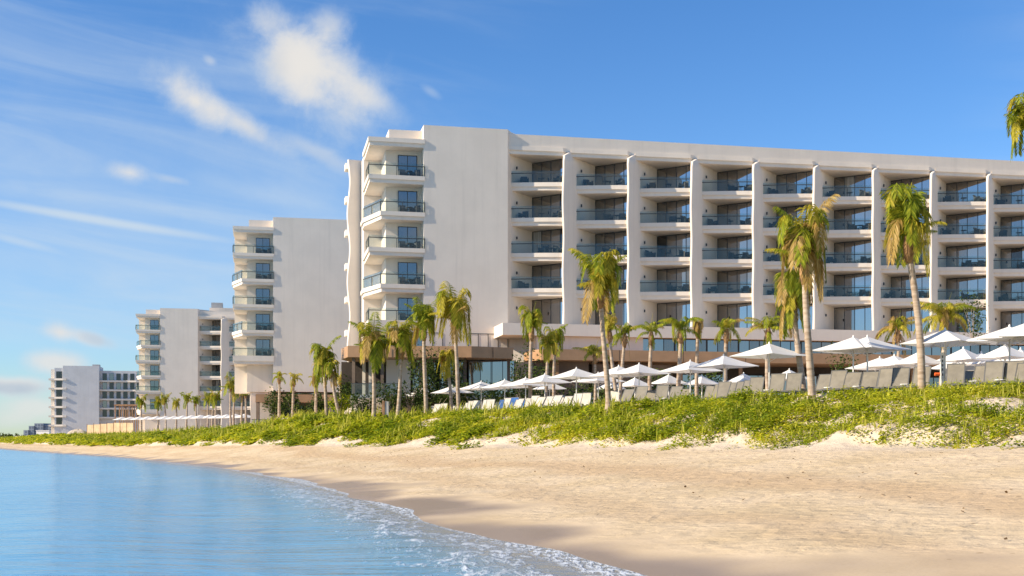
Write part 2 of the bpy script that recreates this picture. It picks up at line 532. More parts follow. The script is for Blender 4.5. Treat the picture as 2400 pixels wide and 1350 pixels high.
def water_mat():
    m, t, b, T = principled('water')
    geo = T.new('ShaderNodeNewGeometry')
    pos = geo.outputs['Position']
    sp = T.new('ShaderNodeSeparateXYZ')
    t.links.new(pos, sp.inputs[0])
    at = T.new('ShaderNodeAttribute', attribute_name='shore')   # metres seaward of the waterline
    d = at.outputs['Fac']
    big = T.noise(pos, 0.05, 3.0, 0.5)
    deep = T.mix(T.smooth(big, 0.35, 0.65), (0.11, 0.33, 0.53), (0.15, 0.38, 0.57))
    col = T.mix(T.smooth(d, 0.0, 3.0), (0.25, 0.27, 0.29), deep)
    # foam: torn lace near the swash, strongest close by
    lob = T.noise(pos, 0.35, 3.0, 0.5)
    dd = T.m('ADD', d, T.m('MULTIPLY', T.m('SUBTRACT', lob, 0.5), 2.4))
    near = T.smooth(sp.outputs[1], 62.0, 30.0, 0.12, 1.0)
    mp = T.new('ShaderNodeMapping')
    mp.inputs['Rotation'].default_value = (0, 0, R(8))
    mp.inputs['Scale'].default_value = (1.7, 0.55, 1.0)
    t.links.new(pos, mp.inputs[0])
    lace = T.noise(mp.outputs[0], 1.7, 8.0, 0.68, 1.4)
    lace2 = T.noise(mp.outputs[0], 6.0, 5.0, 0.6, 0.6)
    ln = T.m('ADD', T.m('MULTIPLY', lace, 0.65), T.m('MULTIPLY', lace2, 0.35))
    band = T.m('MULTIPLY', T.smooth(dd, -0.1, 0.8), T.smooth(dd, 3.3, 1.0))
    foam = T.m('MULTIPLY', T.smooth(T.m('ADD', ln, T.m('MULTIPLY', band, 0.12)), 0.57, 0.72, 0.0, 0.95), T.m('MULTIPLY', T.smooth(band, 0.02, 0.35), near))
    edge = T.m('MULTIPLY', T.smooth(d, 0.42, 0.08), T.m('MULTIPLY', T.smooth(lace2, 0.40, 0.58), T.smooth(sp.outputs[1], 120.0, 60.0, 0.1, 0.9)))
    foam = T.m('MAXIMUM', foam, edge, clamp=True)
    col = T.mix(foam, col, (0.62, 0.67, 0.72))
    t.links.new(col, b.inputs['Base Color'])
    t.links.new(T.m('ADD', 0.17, T.m('MULTIPLY', foam, 0.7)), b.inputs['Roughness'])
    b.inputs['IOR'].default_value = 1.33
    b.inputs['Specular IOR Level'].default_value = 0.5
    # ripples: long crests roughly parallel to the beach, finer chop on top
    mw = T.new('ShaderNodeMapping')
    mw.inputs['Rotation'].default_value = (0, 0, R(12))
    mw.inputs['Scale'].default_value = (0.30, 1.0, 1.0)
    t.links.new(pos, mw.inputs[0])
    w1 = T.noise(mw.outputs[0], 0.9, 5.0, 0.55, 0.4)
    w2 = T.noise(mw.outputs[0], 3.4, 4.0, 0.6, 0.3)
    w0 = T.noise(mw.outputs[0], 0.16, 3.0, 0.5)
    h = T.m('ADD', T.m('ADD', T.m('MULTIPLY', w1, 1.3), T.m('MULTIPLY', w2, 0.45)), T.m('ADD', T.m('MULTIPLY', w0, 2.0), T.m('MULTIPLY', foam, 0.25)))
    bn = T.new('ShaderNodeBump')
    bn.inputs['Strength'].default_value = 1.0
    bn.inputs['Distance'].default_value = 0.10
    t.links.new(h, bn.inputs['Height'])
    t.links.new(bn.outputs[0], b.inputs['Normal'])
    MATS['water'] = m


water_mat()

# ------------------------------------------------------------------ object helpers


def set_mat(me, mat):
    me.materials.append(MATS[mat] if isinstance(mat, str) else mat)


class MB:
    """collects polygons; build() links them as one mesh object"""
    def __init__(self):
        self.v, self.f = [], []

    def add(self, verts, faces):
        o = len(self.v)
        self.v += [tuple(p) for p in verts]
        self.f += [tuple(i + o for i in f) for f in faces]
        return self

    def prism(self, poly, z0, z1):
        n = len(poly)
        area = sum(poly[i][0] * poly[(i + 1) % n][1] - poly[(i + 1) % n][0] * poly[i][1] for i in range(n))
        if area < 0:
            poly = poly[::-1]
        vs = [(p[0], p[1], z0) for p in poly] + [(p[0], p[1], z1) for p in poly]
        fs = [tuple(range(n - 1, -1, -1)), tuple(range(n, 2 * n))]
        fs += [(i, (i + 1) % n, (i + 1) % n + n, i + n) for i in range(n)]
        return self.add(vs, fs)

    def box(self, x0, x1, y0, y1, z0, z1):
        return self.prism([(x0, y0), (x1, y0), (x1, y1), (x0, y1)], z0, z1)

    def bar(self, a, b, w, h=None):
        """square bar between two points"""
        a, b = Vector(a), Vector(b)
        h = h or w
        d = (b - a)
        if d.length < 1e-6:
            return self
        d.normalize()
        up = Vector((0, 0, 1)) if abs(d.z) < 0.95 else Vector((0, 1, 0))
        s = d.cross(up).normalized() * w / 2
        u = s.cross(d).normalized() * h / 2
        vs = [a - s - u, a + s - u, a + s + u, a - s + u, b - s - u, b + s - u, b + s + u, b - s + u]
        return self.add(vs, [(3, 2, 1, 0), (4, 5, 6, 7), (0, 1, 5, 4), (1, 2, 6, 5), (2, 3, 7, 6), (3, 0, 4, 7)])

    def tube(self, pts, radii, n=8, cap=True):
        rings = []
        vs, fs = [], []
        N = len(pts)
        pts = [Vector(p) for p in pts]
        for i, p in enumerate(pts):
            d = (pts[min(i + 1, N - 1)] - pts[max(i - 1, 0)]).normalized()
            up = Vector((1, 0, 0)) if abs(d.z) > 0.7 else Vector((0, 0, 1))
            s = d.cross(up).normalized()
            u = s.cross(d).normalized()
            for k in range(n):
                a = 2 * math.pi * k / n
                vs.append(p + (s * math.cos(a) + u * math.sin(a)) * radii[i])
        for i in range(N - 1):
            for k in range(n):
                fs.append((i * n + k, i * n + (k + 1) % n, (i + 1) * n + (k + 1) % n, (i + 1) * n + k))
        if cap:
            fs.append(tuple(range(n - 1, -1, -1)))
            fs.append(tuple(range((N - 1) * n, N * n)))
        return self.add(vs, fs)

    def path_wall(self, pts, off, th, z0, z1):
        """thin upright sheet along a plan path (list of xy), inset by off on the left of travel"""
        left, right = [], []
        n = len(pts)
        for i, p in enumerate(pts):
            a = Vector(pts[max(i - 1, 0)])
            b = Vector(pts[min(i + 1, n - 1)])
            d = (b - a).normalized()
            nn = Vector((-d.y, d.x))
            q = Vector(p)
            left.append(q + nn * (off + th / 2))
            right.append(q + nn * (off - th / 2))
        for i in range(n - 1):
            self.prism([tuple(right[i]), tuple(right[i + 1]), tuple(left[i + 1]), tuple(left[i])], z0, z1)
        return self

    def mesh(self, name, mat, smooth=False):
        me = bpy.data.meshes.new(name)
        me.from_pydata([tuple(p) for p in self.v], [], self.f)
        set_mat(me, mat)
        if smooth:
            me.polygons.foreach_set('use_smooth', [True] * len(me.polygons))
        me.update()
        return me

    def build(self, name, mat, parent=None, loc=(0, 0, 0), smooth=False):
        return obj(name, self.mesh(name, mat, smooth), parent, loc)


def world_loc(o):
    l = Vector((0, 0, 0))
    while o is not None:
        l = l + Vector(o.location)
        o = o.parent
    return l


def obj(name, me, parent=None, loc=(0, 0, 0), rot=None, scale=None):
    """loc is in world space when the chain of parents is only translated"""
    o = bpy.data.objects.new(name, me)
    COL.objects.link(o)
    if parent is not None:
        o.parent = parent
        o.location = Vector(loc) - world_loc(parent)
    else:
        o.location = loc
    if rot:
        o.rotation_euler = rot
    if scale:
        o.scale = scale
    return o


def lobj(name, me, parent, loc=(0, 0, 0), rot=None, scale=None):
    """child placed in its parent's own space"""
    o = bpy.data.objects.new(name, me)
    COL.objects.link(o)
    o.parent = parent
    o.location = loc
    if rot:
        o.rotation_euler = rot
    if scale:
        o.scale = scale
    return o


def tag(o, label, cat, group=None):
    o['label'] = label
    o['category'] = cat
    if group:
        o['group'] = group
    return o


def thing(name, label, cat, loc, rz=0.0, group=None):
    o = bpy.data.objects.new(name, None)
    COL.objects.link(o)
    o.empty_display_size = 0.3
    o.location = loc
    o.rotation_euler = (0, 0, rz)
    return tag(o, label, cat, group)


def structure(o):
    o['kind'] = 'structure'
    return o


ORD = ['first', 'second', 'third', 'fourth', 'fifth', 'sixth', 'seventh', 'eighth', 'ninth', 'tenth', 'eleventh', 'twelfth',
       'thirteenth', 'fourteenth', 'fifteenth', 'sixteenth', 'seventeenth', 'eighteenth', 'nineteenth', 'twentieth']
TENS = {2: 'twenty', 3: 'thirty', 4: 'forty', 5: 'fifty', 6: 'sixty'}


def ordinal(i):
    """0 -> first"""
    n = i + 1
    if n <= 20:
        return ORD[i]
    t, u = divmod(n, 10)
    if u == 0:
        return TENS[t][:-1] + 'ieth'
    return TENS[t] + '-' + ORD[u - 1]


def GX(px, D):
    return (px - 1200) / F * D


def PT(px, py, D):
    return Vector((GX(px, D), D, CAMZ + (HZ - py) / F * D))


# ------------------------------------------------------------------ terrain
TZ = CAMZ + 2.0       # hotel terrace level
ROWS = [  # waterline, dune foot, foot height, dune crest, crest height, inland height
    ((8, -60), (30, -60), 1.7, (44, -50), 3.4, 3.7),
    ((4.5, -15), (21, -8), 1.72, (33, 0), 3.4, 3.7),
    ((3.0, 0), (18.5, 10), 1.74, (29, 18), 3.4, 3.7),
    ((1.25, 15), (16, 24), 1.66, (24.5, 34), 3.56, 3.7),
    ((-1.9, 26.4), (14.2, 33.5), 1.62, (20.0, 44.5), 3.56, 3.7),
    ((-4.6, 36.6), (10.9, 39.5), 1.58, (15.0, 51), 3.56, 3.7),
    ((-8.8, 50), (6.9, 48.5), 1.54, (9.8, 61), 3.56, 3.7),
    ((-13.6, 63.5), (2.1, 60), 1.52, (3.3, 75), 3.56, 3.7),
    ((-19.5, 79), (-5.4, 75), 1.48, (-5.5, 92), 3.5, 3.7),
    ((-27, 95), (-17.5, 96), 1.52, (-18.5, 113), 3.75, 4.4),
    ((-39, 122), (-29, 119), 1.38, (-31, 136), 2.9, 3.4),
    ((-55, 153), (-46, 150), 1.30, (-51, 172), 2.55, 2.7),
    ((-85, 210), (-76, 208), 1.20, (-81, 232), 2.6, 2.8),
    ((-120, 280), (-110, 280), 1.15, (-117, 305), 3.2, 3.4),
    ((-190, 430), (-180, 430), 1.0, (-188, 455), 3.2, 4.0),
    ((-430, 900), (-415, 900), 1.0, (-425, 930), 4.0, 4.0),
    ((-1500, 3000), (-1480, 3000), 1.0, (-1490, 3040), 6.0, 6.0),
]


def catmull(arr, t):
    arr = np.asarray(arr, float)
    n = len(arr)
    i = np.clip(np.floor(t).astype(int), 0, n - 2)
    f = (t - i)[:, None]
    p0 = arr[np.clip(i - 1, 0, n - 1)]
    p1 = arr[i]
    p2 = arr[i + 1]
    p3 = arr[np.clip(i + 2, 0, n - 1)]
    # finite-difference tangents, non-uniform safe enough with shrinking
    m1 = (p2 - p0) * 0.5
    m2 = (p3 - p1) * 0.5
    l = np.linalg.norm(p2 - p1, axis=1, keepdims=True)
    for m in (m1, m2):
        k = np.linalg.norm(m, axis=1, keepdims=True)
        m *= np.minimum(1.0, 1.1 * l / np.maximum(k, 1e-6))
    f2, f3 = f * f, f * f * f
    return (2 * f3 - 3 * f2 + 1) * p1 + (f3 - 2 * f2 + f) * m1 + (-2 * f3 + 3 * f2) * p2 + (f3 - f2) * m2


def vnoise(x, y, seed=0):
    """smooth value noise 0..1"""
    xi, yi = np.floor(x).astype(np.int64), np.floor(y).astype(np.int64)
    xf, yf = x - xi, y - yi

    def h(a, b):
        v = (a * 374761393 + b * 668265263 + seed * 1442695041) & 0xffffffff
        v = ((v ^ (v >> 13)) * 1274126177) & 0xffffffff
        return ((v ^ (v >> 16)) & 0xffff) / 65535.0
    u, w = xf * xf * (3 - 2 * xf), yf * yf * (3 - 2 * yf)
    a = h(xi, yi) * (1 - u) + h(xi + 1, yi) * u
    b = h(xi, yi + 1) * (1 - u) + h(xi + 1, yi + 1) * u
    return a * (1 - w) + b * w


def fbm(x, y, seed=0, oct=4):
    s, a, tot = 0, 1.0, 0
    for k in range(oct):
        s = s + a * vnoise(x * 2 ** k, y * 2 ** k, seed + k)
        tot += a
        a *= 0.5
    return s / tot


S_ = [(*r[0], 0.0) for r in ROWS]
T_ = [(*r[1], r[2]) for r in ROWS]
C_ = [(*r[3], r[4]) for r in ROWS]
I_ = [(r[5], 0, 0) for r in ROWS]
tparam = np.concatenate([np.linspace(0, 2, 20, endpoint=False), np.linspace(2, 5, 220, endpoint=False), np.linspace(5, 9, 300, endpoint=False),
                         np.linspace(9, 12, 130, endpoint=False), np.linspace(12, 16, 50)])
cS, cT, cC = catmull(S_, tparam), catmull(T_, tparam), catmull(C_, tparam)
cI = catmull(I_, tparam)[:, 0]
NS = len(tparam)
ACROSS = np.concatenate([[-1.6, -0.8, -0.4, -0.25], np.linspace(-0.15, 0.25, 14), np.linspace(0.27, 0.9, 30), np.linspace(0.92, 1.12, 14),
                         np.linspace(1.15, 2.0, 26), [2.15, 2.4, 3, 4, 7, 14, 30]])


def terrain_at(ti, a):
    """ti: indices into tparam (fractional), a: across coordinate -> x, y, z, metres inland"""
    i0 = np.clip(np.floor(ti).astype(int), 0, NS - 2)
    f = (ti - i0)[:, None]
    s = cS[i0] * (1 - f) + cS[i0 + 1] * f
    t = cT[i0] * (1 - f) + cT[i0 + 1] * f
    c = cC[i0] * (1 - f) + cC[i0 + 1] * f
    inl = cI[i0] * (1 - f[:, 0]) + cI[i0 + 1] * f[:, 0]
    a1 = a[:, None]
    xy = np.where(a1 <= 1, s[:, :2] + (t[:, :2] - s[:, :2]) * a1, t[:, :2] + (c[:, :2] - t[:, :2]) * (a1 - 1))
    wid = np.linalg.norm(t[:, :2] - s[:, :2], axis=1)
    zb = t[:, 2] * np.where(a < 0, a * 1.0, (0.55 * np.clip(a, 0, 1) + 0.45 * np.clip(a, 0, 1) ** 1.6))
    g = np.clip(a - 1, 0, 1)
    zd = t[:, 2] + (c[:, 2] - t[:, 2]) * (1 - (1 - g) ** 1.5)
    z = np.where(a <= 1, zb, zd)
    hI = np.clip((a - 2) / 0.25, 0, 1)
    z = np.where(a > 2, c[:, 2] + (inl - c[:, 2]) * hI, z)
    x, y = xy[:, 0], xy[:, 1]
    # relief
    beach = np.clip((a - 0.05) / 0.25, 0, 1) * np.clip((1.9 - a) / 0.2, 0, 1)
    z = z + beach * (fbm(x * 0.25, y * 0.25, 3) - 0.5) * 0.16 + beach * (fbm(x * 1.1, y * 1.1, 9) - 0.5) * 0.06
    z = z + np.clip(1 - np.abs(a) / 0.25, 0, 1) * (fbm(x * 0.22, y * 0.22, 21, 2) - 0.5) * 0.14
    dune = np.clip((a - 0.93) / 0.1, 0, 1) * np.clip((2.0 - a) / 0.15, 0, 1)
    z = z + dune * (fbm(x * 0.45, y * 0.45, 31) - 0.45) * 0.95
    return x, y, z, a * wid


ii, aa = np.meshgrid(np.arange(NS, dtype=float), ACROSS, indexing='ij')
gx, gy, gz, gd = terrain_at(ii.ravel() * (NS - 1.000001) / (NS - 1), aa.ravel())
NA = len(ACROSS)
idx = np.arange(NS * NA).reshape(NS, NA)
quads = np.stack([idx[:-1, :-1], idx[:-1, 1:], idx[1:, 1:], idx[1:, :-1]], axis=-1).reshape(-1, 4)
me = bpy.data.meshes.new('beach')
me.from_pydata(np.stack([gx, gy, gz], 1).tolist(), [], quads.tolist())
me.polygons.foreach_set('use_smooth', [True] * len(me.polygons))
at = me.attributes.new('shore', 'FLOAT', 'POINT')
at.data.foreach_set('value', gd.astype(np.float32))
at = me.attributes.new('across', 'FLOAT', 'POINT')
at.data.foreach_set('value', aa.ravel().astype(np.float32))
set_mat(me, 'sand')
ground = structure(obj('beach', me))
ground['label'] = 'pale sand beach rising from the waterline to the dune'

# ------------------------------------------------------------------ sea


def shore_dist(x, y):
    """metres seaward of the waterline (negative inland)"""
    P = cS[:, :2]
    best = np.full(len(x), 1e9)
    sign = np.ones(len(x))
    step = 4
    Q = np.concatenate([P[::step], P[-1:]])
    for k in range(len(Q) - 1):
        a, b = Q[k], Q[k + 1]
        ab = b - a
        L2 = ab @ ab
        if L2 < 1e-9:
            continue
        tt = np.clip(((x - a[0]) * ab[0] + (y - a[1]) * ab[1]) / L2, 0, 1)
        dx, dy = x - (a[0] + ab[0] * tt), y - (a[1] + ab[1] * tt)
        d = np.hypot(dx, dy)
        m = d < best
        best = np.where(m, d, best)
        cr = ab[0] * (y - a[1]) - ab[1] * (x - a[0])
        sign = np.where(m, np.where(cr > 0, 1.0, -1.0), sign)
    return best * sign


xs = np.concatenate([[-4000, -2500, -1500, -800, -400, -250, -160, -110], np.arange(-80, -30, 1.6), np.arange(-30, 6, 0.22), [7, 9, 12, 20, 40]])
ys = np.concatenate([[-300, -100, -40, -10], np.arange(2, 12, 1.0), np.arange(12, 50, 0.28), np.arange(50, 110, 0.8), np.arange(110, 300, 5), [340, 400, 500, 700, 1000, 1600, 2600, 5000]])
WX, WY = np.meshgrid(xs, ys, indexing='ij')
wx, wy = WX.ravel(), WY.ravel()
wd = shore_dist(wx, wy)
amp = np.clip(wd / 3.0, 0.0, 1) * np.clip((140 - wy) / 60, 0, 1)
wz = amp * (0.035 * np.sin(1.15 * (wx * 0.9 + wy * 0.35) + 2.2 * fbm(wx * 0.12, wy * 0.12, 5)) * fbm(wx * 0.2, wy * 0.2, 6) * 1.6
            + 0.03 * (fbm(wx * 0.5, wy * 1.1, 8) - 0.5))
# small spent wave running up the sand
crest = np.exp(-((wd - 1.5 - 1.2 * (fbm(wx * 0.18, wy * 0.18, 40, 2) - 0.5)) / 0.7) ** 2) * np.clip((70 - wy) / 30, 0, 1)
wz = wz + 0.05 * crest
NX, NY = len(xs), len(ys)
wi = np.arange(NX * NY).reshape(NX, NY)
wq = np.stack([wi[:-1, :-1], wi[1:, :-1], wi[1:, 1:], wi[:-1, 1:]], axis=-1).reshape(-1, 4)
keep = wd[wq].max(axis=1) > -9
wq = wq[keep]
me = bpy.data.meshes.new('sea')
me.from_pydata(np.stack([wx, wy, wz], 1).tolist(), [], wq.tolist())
me.polygons.foreach_set('use_smooth', [True] * len(me.polygons))
at = me.attributes.new('shore', 'FLOAT', 'POINT')
at.data.foreach_set('value', wd.astype(np.float32))
set_mat(me, 'water')
sea = structure(obj('sea', me))
sea['label'] = 'calm blue sea with foam along the sand'

# ------------------------------------------------------------------ hotel: shared directions
U = Vector((0.979, 0.204))            # along the long facade
N = Vector((-0.204, 0.979))           # into the building
DV = Vector((0.54, 0.8417))           # direction of the slanted fin walls, inwards
BV = Vector((0.8417, -0.54))          # along each room's window wall
FLOORS = [25.35 - 3.45 * k + CAMZ for k in range(6)]   # slab tops, topmost guest floor first
TOPZ = 28.8 + CAMZ
PITCH = 6.585
A_first = Vector((4.87, 116.6))
B_first = Vector((-0.105, 117.0))

# --- bay template, relative to the slab's left end at its top
bA = A_first - B_first
bC = Vector((2.127, 3.316))
bE = bC + BV * 4.39
FRONT = [(-0.06, 0.0), (1.0, -0.10), (2.3, -0.19), (3.6, -0.25), (4.6, -0.26), (5.12, -0.24)]


def slab_mesh(front, back, name, th1=0.40, th2=0.36, inset=0.14):
    mb = MB()
    mb.prism([tuple(p) for p in front] + [tuple(p) for p in back], -th1, 0.0)
    fr = [Vector(p) for p in front]
    low = []
    for i, p in enumerate(fr):
        d = (fr[min(i + 1, len(fr) - 1)] - fr[max(i - 1, 0)]).normalized()
        low.append(tuple(p + Vector((-d.y, d.x)) * inset))
    mb.prism(low + [tuple(p) for p in back], -th1 - th2, -th1 + 0.002)
    return mb.mesh(name, 'plaster')


BACK = [(5.9, 0.95), tuple(bE + Vector((0.1, 0.35))), tuple(bC + Vector((0.4, 0.5))), tuple(bC + Vector((-0.12, 0.1)))]
SLAB = slab_mesh(FRONT, BACK, 'balcony')


POST = MB().box(-0.025, 0.025, -0.025, 0.025, 0.0, 0.877).mesh('railing_post', 'dark_metal')


def railing_meshes(path, inset=0.10, panels=2):
    """glass panels, a handrail and posts along a plan path (balcony on the left of travel)"""
    pts = [Vector(p) for p in path]
    L = [0]
    for a, b in zip(pts, pts[1:]):
        L.append(L[-1] + (b - a).length)

    def at(s):
        s = min(max(s, 0), L[-1])
        for i in range(len(pts) - 1):
            if s <= L[i + 1] + 1e-9:
                f = (s - L[i]) / max(L[i + 1] - L[i], 1e-9)
                return pts[i] + (pts[i + 1] - pts[i]) * f
        return pts[-1]
    glass = []
    for k in range(panels):
        a, b = L[-1] * k / panels + 0.02, L[-1] * (k + 1) / panels - 0.02
        ss = [a] + [x for x in L if a < x < b] + [b]
        glass.append(MB().path_wall([tuple(at(s)) for s in ss], inset, 0.02, 0.004, 1.16).mesh('glass_panel', 'balustrade'))
    rail = MB().path_wall([tuple(p) for p in pts], inset - 0.045, 0.05, 0.88, 0.96).mesh('handrail', 'dark_metal')
    post = []
    for k in range(panels + 1):
        p = at(L[-1] * k / panels * 0.996 + 0.01)
        i = min(range(len(pts) - 1), key=lambda i: abs(L[i] - L[-1] * k / panels))
        d = (pts[i + 1] - pts[i]).normalized()
        q = p + Vector((-d.y, d.x)) * (inset - 0.045)
        post.append((q.x, q.y, 0.003))
    return glass, rail, post


HEADER = slab_mesh([(-0.5, -0.86), (2.4, -0.33), (5.12, 0.08)], BACK, 'header')
BAY_GLASS, BAY_RAIL, BAY_POST = railing_meshes([(0.02, 0.0)] + FRONT[1:])


def window_meshes(w, h, leaves, fr=0.06, depth=0.10, mats=('pane',)):
    """window in its own plane: x along, z up, y into the room"""
    f = MB()
    f.box(0, w, 0, depth, 0.0, fr)
    f.box(0, w, 0, depth, h - fr, h)
    for k in range(leaves + 1):
        x = (w - fr) * k / leaves
        f.box(x, x + fr, 0.003, depth - 0.003, fr, h - fr)
    frame = f.mesh('window', 'dark_metal')
    pw = (w - fr) / leaves - fr
    pm = {}
    for m in ('pane', 'pane_curtain', 'pane_blue', 'pane_dark', 'pane_pale'):
        pm[m] = MB().box(0, pw, depth * 0.45, depth * 0.6, fr - 0.005, h - fr + 0.005).mesh('pane', m)
    xs = [(w - fr) * k / leaves + fr for k in range(leaves)]
    return frame, pm, xs


def put_window(spec, parent, loc, dirv, choose):
    frame, pm, xs = spec
    ang = math.atan2(dirv.y, dirv.x)
    o = lobj('window', frame, parent, loc, (0, 0, ang))
    for k, x in enumerate(xs):
        lobj('pane', pm[choose(k)], o, (x, 0, 0))
    return o


BAY_WIN = window_meshes(4.36, 2.66, 4)
LAMP = MB().tube([(0, 0, -0.13), (0, 0, 0.13)], [0.075, 0.075], 8).mesh('wall_lamp', 'dark_metal')


def fin_mesh(z0, z1, length, phase, name='fin_wall', amp=0.09, period=6.9, th=0.3):
    """slanted dividing wall with a wavy, rounded nose; origin at its nose"""
    mb = MB()
    nz = 46
    vs, fs = [], []
    m = 7
    for k in range(nz + 1):
        z = z0 + (z1 - z0) * k / nz
        w = amp * math.sin(2 * math.pi * z / period + phase) - 0.05
        if z > z1 - 1.0:
            w += (1 - math.sqrt(max(0.0, 1 - ((z - (z1 - 1.0)) / 1.0) ** 2))) * 1.3
        a = DV * w
        ring = [DV * length - BV * 0.0, a + DV * 0.12, a + BV * 0.06 + DV * 0.03, a + BV * th * 0.5, a + BV * (th - 0.06) + DV * 0.03,
                a + BV * th + DV * 0.12, DV * length + BV * th]
        vs += [(p.x, p.y, z) for p in ring]
    for k in range(nz):
        for j in range(m):
            a, b = k * m + j, k * m + (j + 1) % m
            fs.append((a, b, b + m, a + m))
    fs.append(tuple(range(m - 1, -1, -1)))
    fs.append(tuple(range(nz * m, nz * m + m)))
    mb.add(vs, fs)
    me = mb.mesh(name, 'plaster', True)
    try:
        me.set_sharp_from_angle(angle=R(50))
    except Exception:
        pass
    return me


# --- balcony furniture
def chair_mesh():
    mb = MB()
    mb.box(-0.33, 0.33, -0.33, 0.33, 0.30, 0.42)
    for sx in (-1, 1):
        mb.box(sx * 0.36 - 0.035, sx * 0.36 + 0.035, -0.34, 0.36, 0.05, 0.62)
        for sy in (-1, 1):
            mb.box(sx * 0.32 - 0.02, sx * 0.32 + 0.02, sy * 0.3 - 0.02, sy * 0.3 + 0.02, 0.0, 0.30)
    mb.add([(-0.32, 0.26, 0.42), (0.32, 0.26, 0.42), (0.32, 0.34, 0.42), (-0.32, 0.34, 0.42),
            (-0.32, 0.42, 0.86), (0.32, 0.42, 0.86), (0.32, 0.49, 0.84), (-0.32, 0.49, 0.84)],
           [(3, 2, 1, 0), (4, 5, 6, 7), (0, 1, 5, 4), (1, 2, 6, 5), (2, 3, 7, 6), (3, 0, 4, 7)])
    return mb.mesh('balcony_chair', 'wicker')


def stool_mesh():
    mb = MB()
    mb.tube([(0, 0, 0), (0, 0, 0.03)], [0.2, 0.2], 10)
    mb.tube([(0, 0, 0.03), (0, 0, 0.52)], [0.03, 0.03], 6)
    mb.tube([(0, 0, 0.52), (0, 0, 0.56)], [0.32, 0.32], 12)
    return mb.mesh('balcony_table', 'wicker')


CHAIR, TABLE = chair_mesh(), stool_mesh()


def curtain_choice(r):
    pat = r.choice([(1, 1, 0, 0), (1, 0, 0, 0), (1, 1, 0, 0), (0, 1, 0, 0), (1, 1, 1, 0)])
    pale = r.randrange(4) if r.random() < 0.16 else -1
    gap = r.randrange(4) if r.random() < 0.15 else -1      # a leaf slid open on the dark room
    return lambda k: 'pane_pale' if k == pale else ('pane_dark' if k == gap else ('pane_curtain' if pat[k] else 'pane'))


# ================================================================== main hotel block
O1 = Vector((-8.45, 114.3))                     # corner between the balconies and the blank wall
hotel = thing('hotel_building', 'long white six-storey hotel with slanted fins and rows of glass-fronted balconies', 'hotel', (0, 117, TZ))
NB = 11


def L2(O, s, d):
    p = O + U * s + N * d
    return (p.x, p.y)


def tower(root, O, wall_poly, zbot, name_floor, chairs=True, roof=30.3 + CAMZ, floors=FLOORS[:5], mat='plaster', furn_label=''):
    """corner tower: blank wall on the right, stacked corner balconies on the left"""
    def q(pts):
        return [L2(O, s, d) for s, d in pts]
    base = root
    MB().prism(wall_poly, zbot, roof).build('wall', mat, base)
    # lower roof step over the recessed part
    MB().prism(q([(-3.2, 1.2), (-0.004, 1.2), (-0.004, 9), (-3.2, 9)]), TOPZ - 0.2, roof - 0.28).build('parapet', mat, base)
    MB().prism(q([(-3.45, 1.75), (-0.004, 1.75), (-0.004, 8.9), (-3.45, 8.9)]), zbot, TOPZ - 0.25).build('wall', mat, base)
    MB().prism(q([(-5.2, 6.2), (-3.454, 6.2), (-3.454, 8.8), (-5.2, 8.8)]), zbot, TOPZ - 0.25).build('wall', mat, base)
    win = window_meshes(1.85, 2.35, 2)
    odd = [(-5.3, 6.5), (-5.3, -0.16), (0.10, -0.12)]
    even = [(-5.5, 6.5), (-5.5, 4.2), (-4.15, -0.16), (0.10, -0.12)]
    rear = [(0.10, 1.9), (-3.3, 1.9), (-3.3, 6.5)]

    def slab(path, z, th1=0.40, th2=0.36, nm='balcony'):
        pts = [Vector(L2(O, s, d)) for s, d in path]
        bk = [Vector(L2(O, s, d)) for s, d in rear]
        # both lists run round the slab in the same sense
        me = slab_mesh([tuple(p - O) for p in pts], [tuple(p - O) for p in bk], nm, th1, th2, 0.16)
        return obj(nm, me, base, (O.x, O.y, z))
    slab(odd, TOPZ + 0.1, 0.42, 0.36, 'canopy')
    for i, z in enumerate(floors):
        path = odd if i % 2 == 0 else even
        last = i == len(floors) - 1
        sl = slab(path, z, 0.75 if last else 0.40, 0.36)
        rp = [Vector(L2(O, s, d)) - O for s, d in path[1:]] if i % 2 == 0 else [Vector(L2(O, s, d)) - O for s, d in path[1:]]
        if i % 2 == 0:
            rp = [Vector(L2(O, *path[0])) - O + (Vector(L2(O, *path[1])) - Vector(L2(O, *path[0]))) * 0.55] + rp
        for a, b in zip(rp, rp[1:]):
            gl, ra, po = railing_meshes([tuple(a), tuple(b)], 0.09, 2 if (b - a).length > 3 else 1)
            for g in gl:
                obj('glass_panel', g, sl, (O.x, O.y, z))
            obj('handrail', ra, sl, (O.x, O.y, z))
            for q in po:
                lobj('railing_post', POST, sl, q)
        wl = L2(O, -2.28, 1.745 - 0.10)
        w = put_window(win, base, Vector((*wl, z + 0.003)) - Vector(base.location), U, lambda k: 'pane_blue')
        if chairs:
            for c, (s, d, rz) in enumerate([(-1.9, 0.75, 0.3), (-0.75, 0.7, -0.5)]):
                p = L2(O, s, d)
                tag(obj('balcony_chair', CHAIR, None, (p[0], p[1], z + 0.002), (0, 0, rz)),
                    'dark armchair on the %s, %s one' % (name_floor(i), 'left' if c == 0 else 'right'), 'chair', 'chairs on the balconies')
            p = L2(O, -1.32, 0.45)
            tag(obj('balcony_table', TABLE, None, (p[0], p[1], z + 0.002)), 'small round dark table on the %s' % name_floor(i), 'table', 'tables on the balconies')


LEVEL = ['top', 'second-highest', 'third-highest', 'fourth-highest', 'lowest']
R1 = O1 + U * 8.21
wall1 = [tuple(O1), tuple(R1), (B_first.x - 0.02, B_first.y - 0.12), (B_first.x, B_first.y), tuple(B_first + bC), tuple(B_first + bC + DV * 3),
         tuple(O1 + N * 9.5 + U * 6), tuple(O1 + N * 9.5)]
tower(hotel, O1, wall1, 3.0, lambda i: '%s corner balcony of the nearest tower' % LEVEL[i])

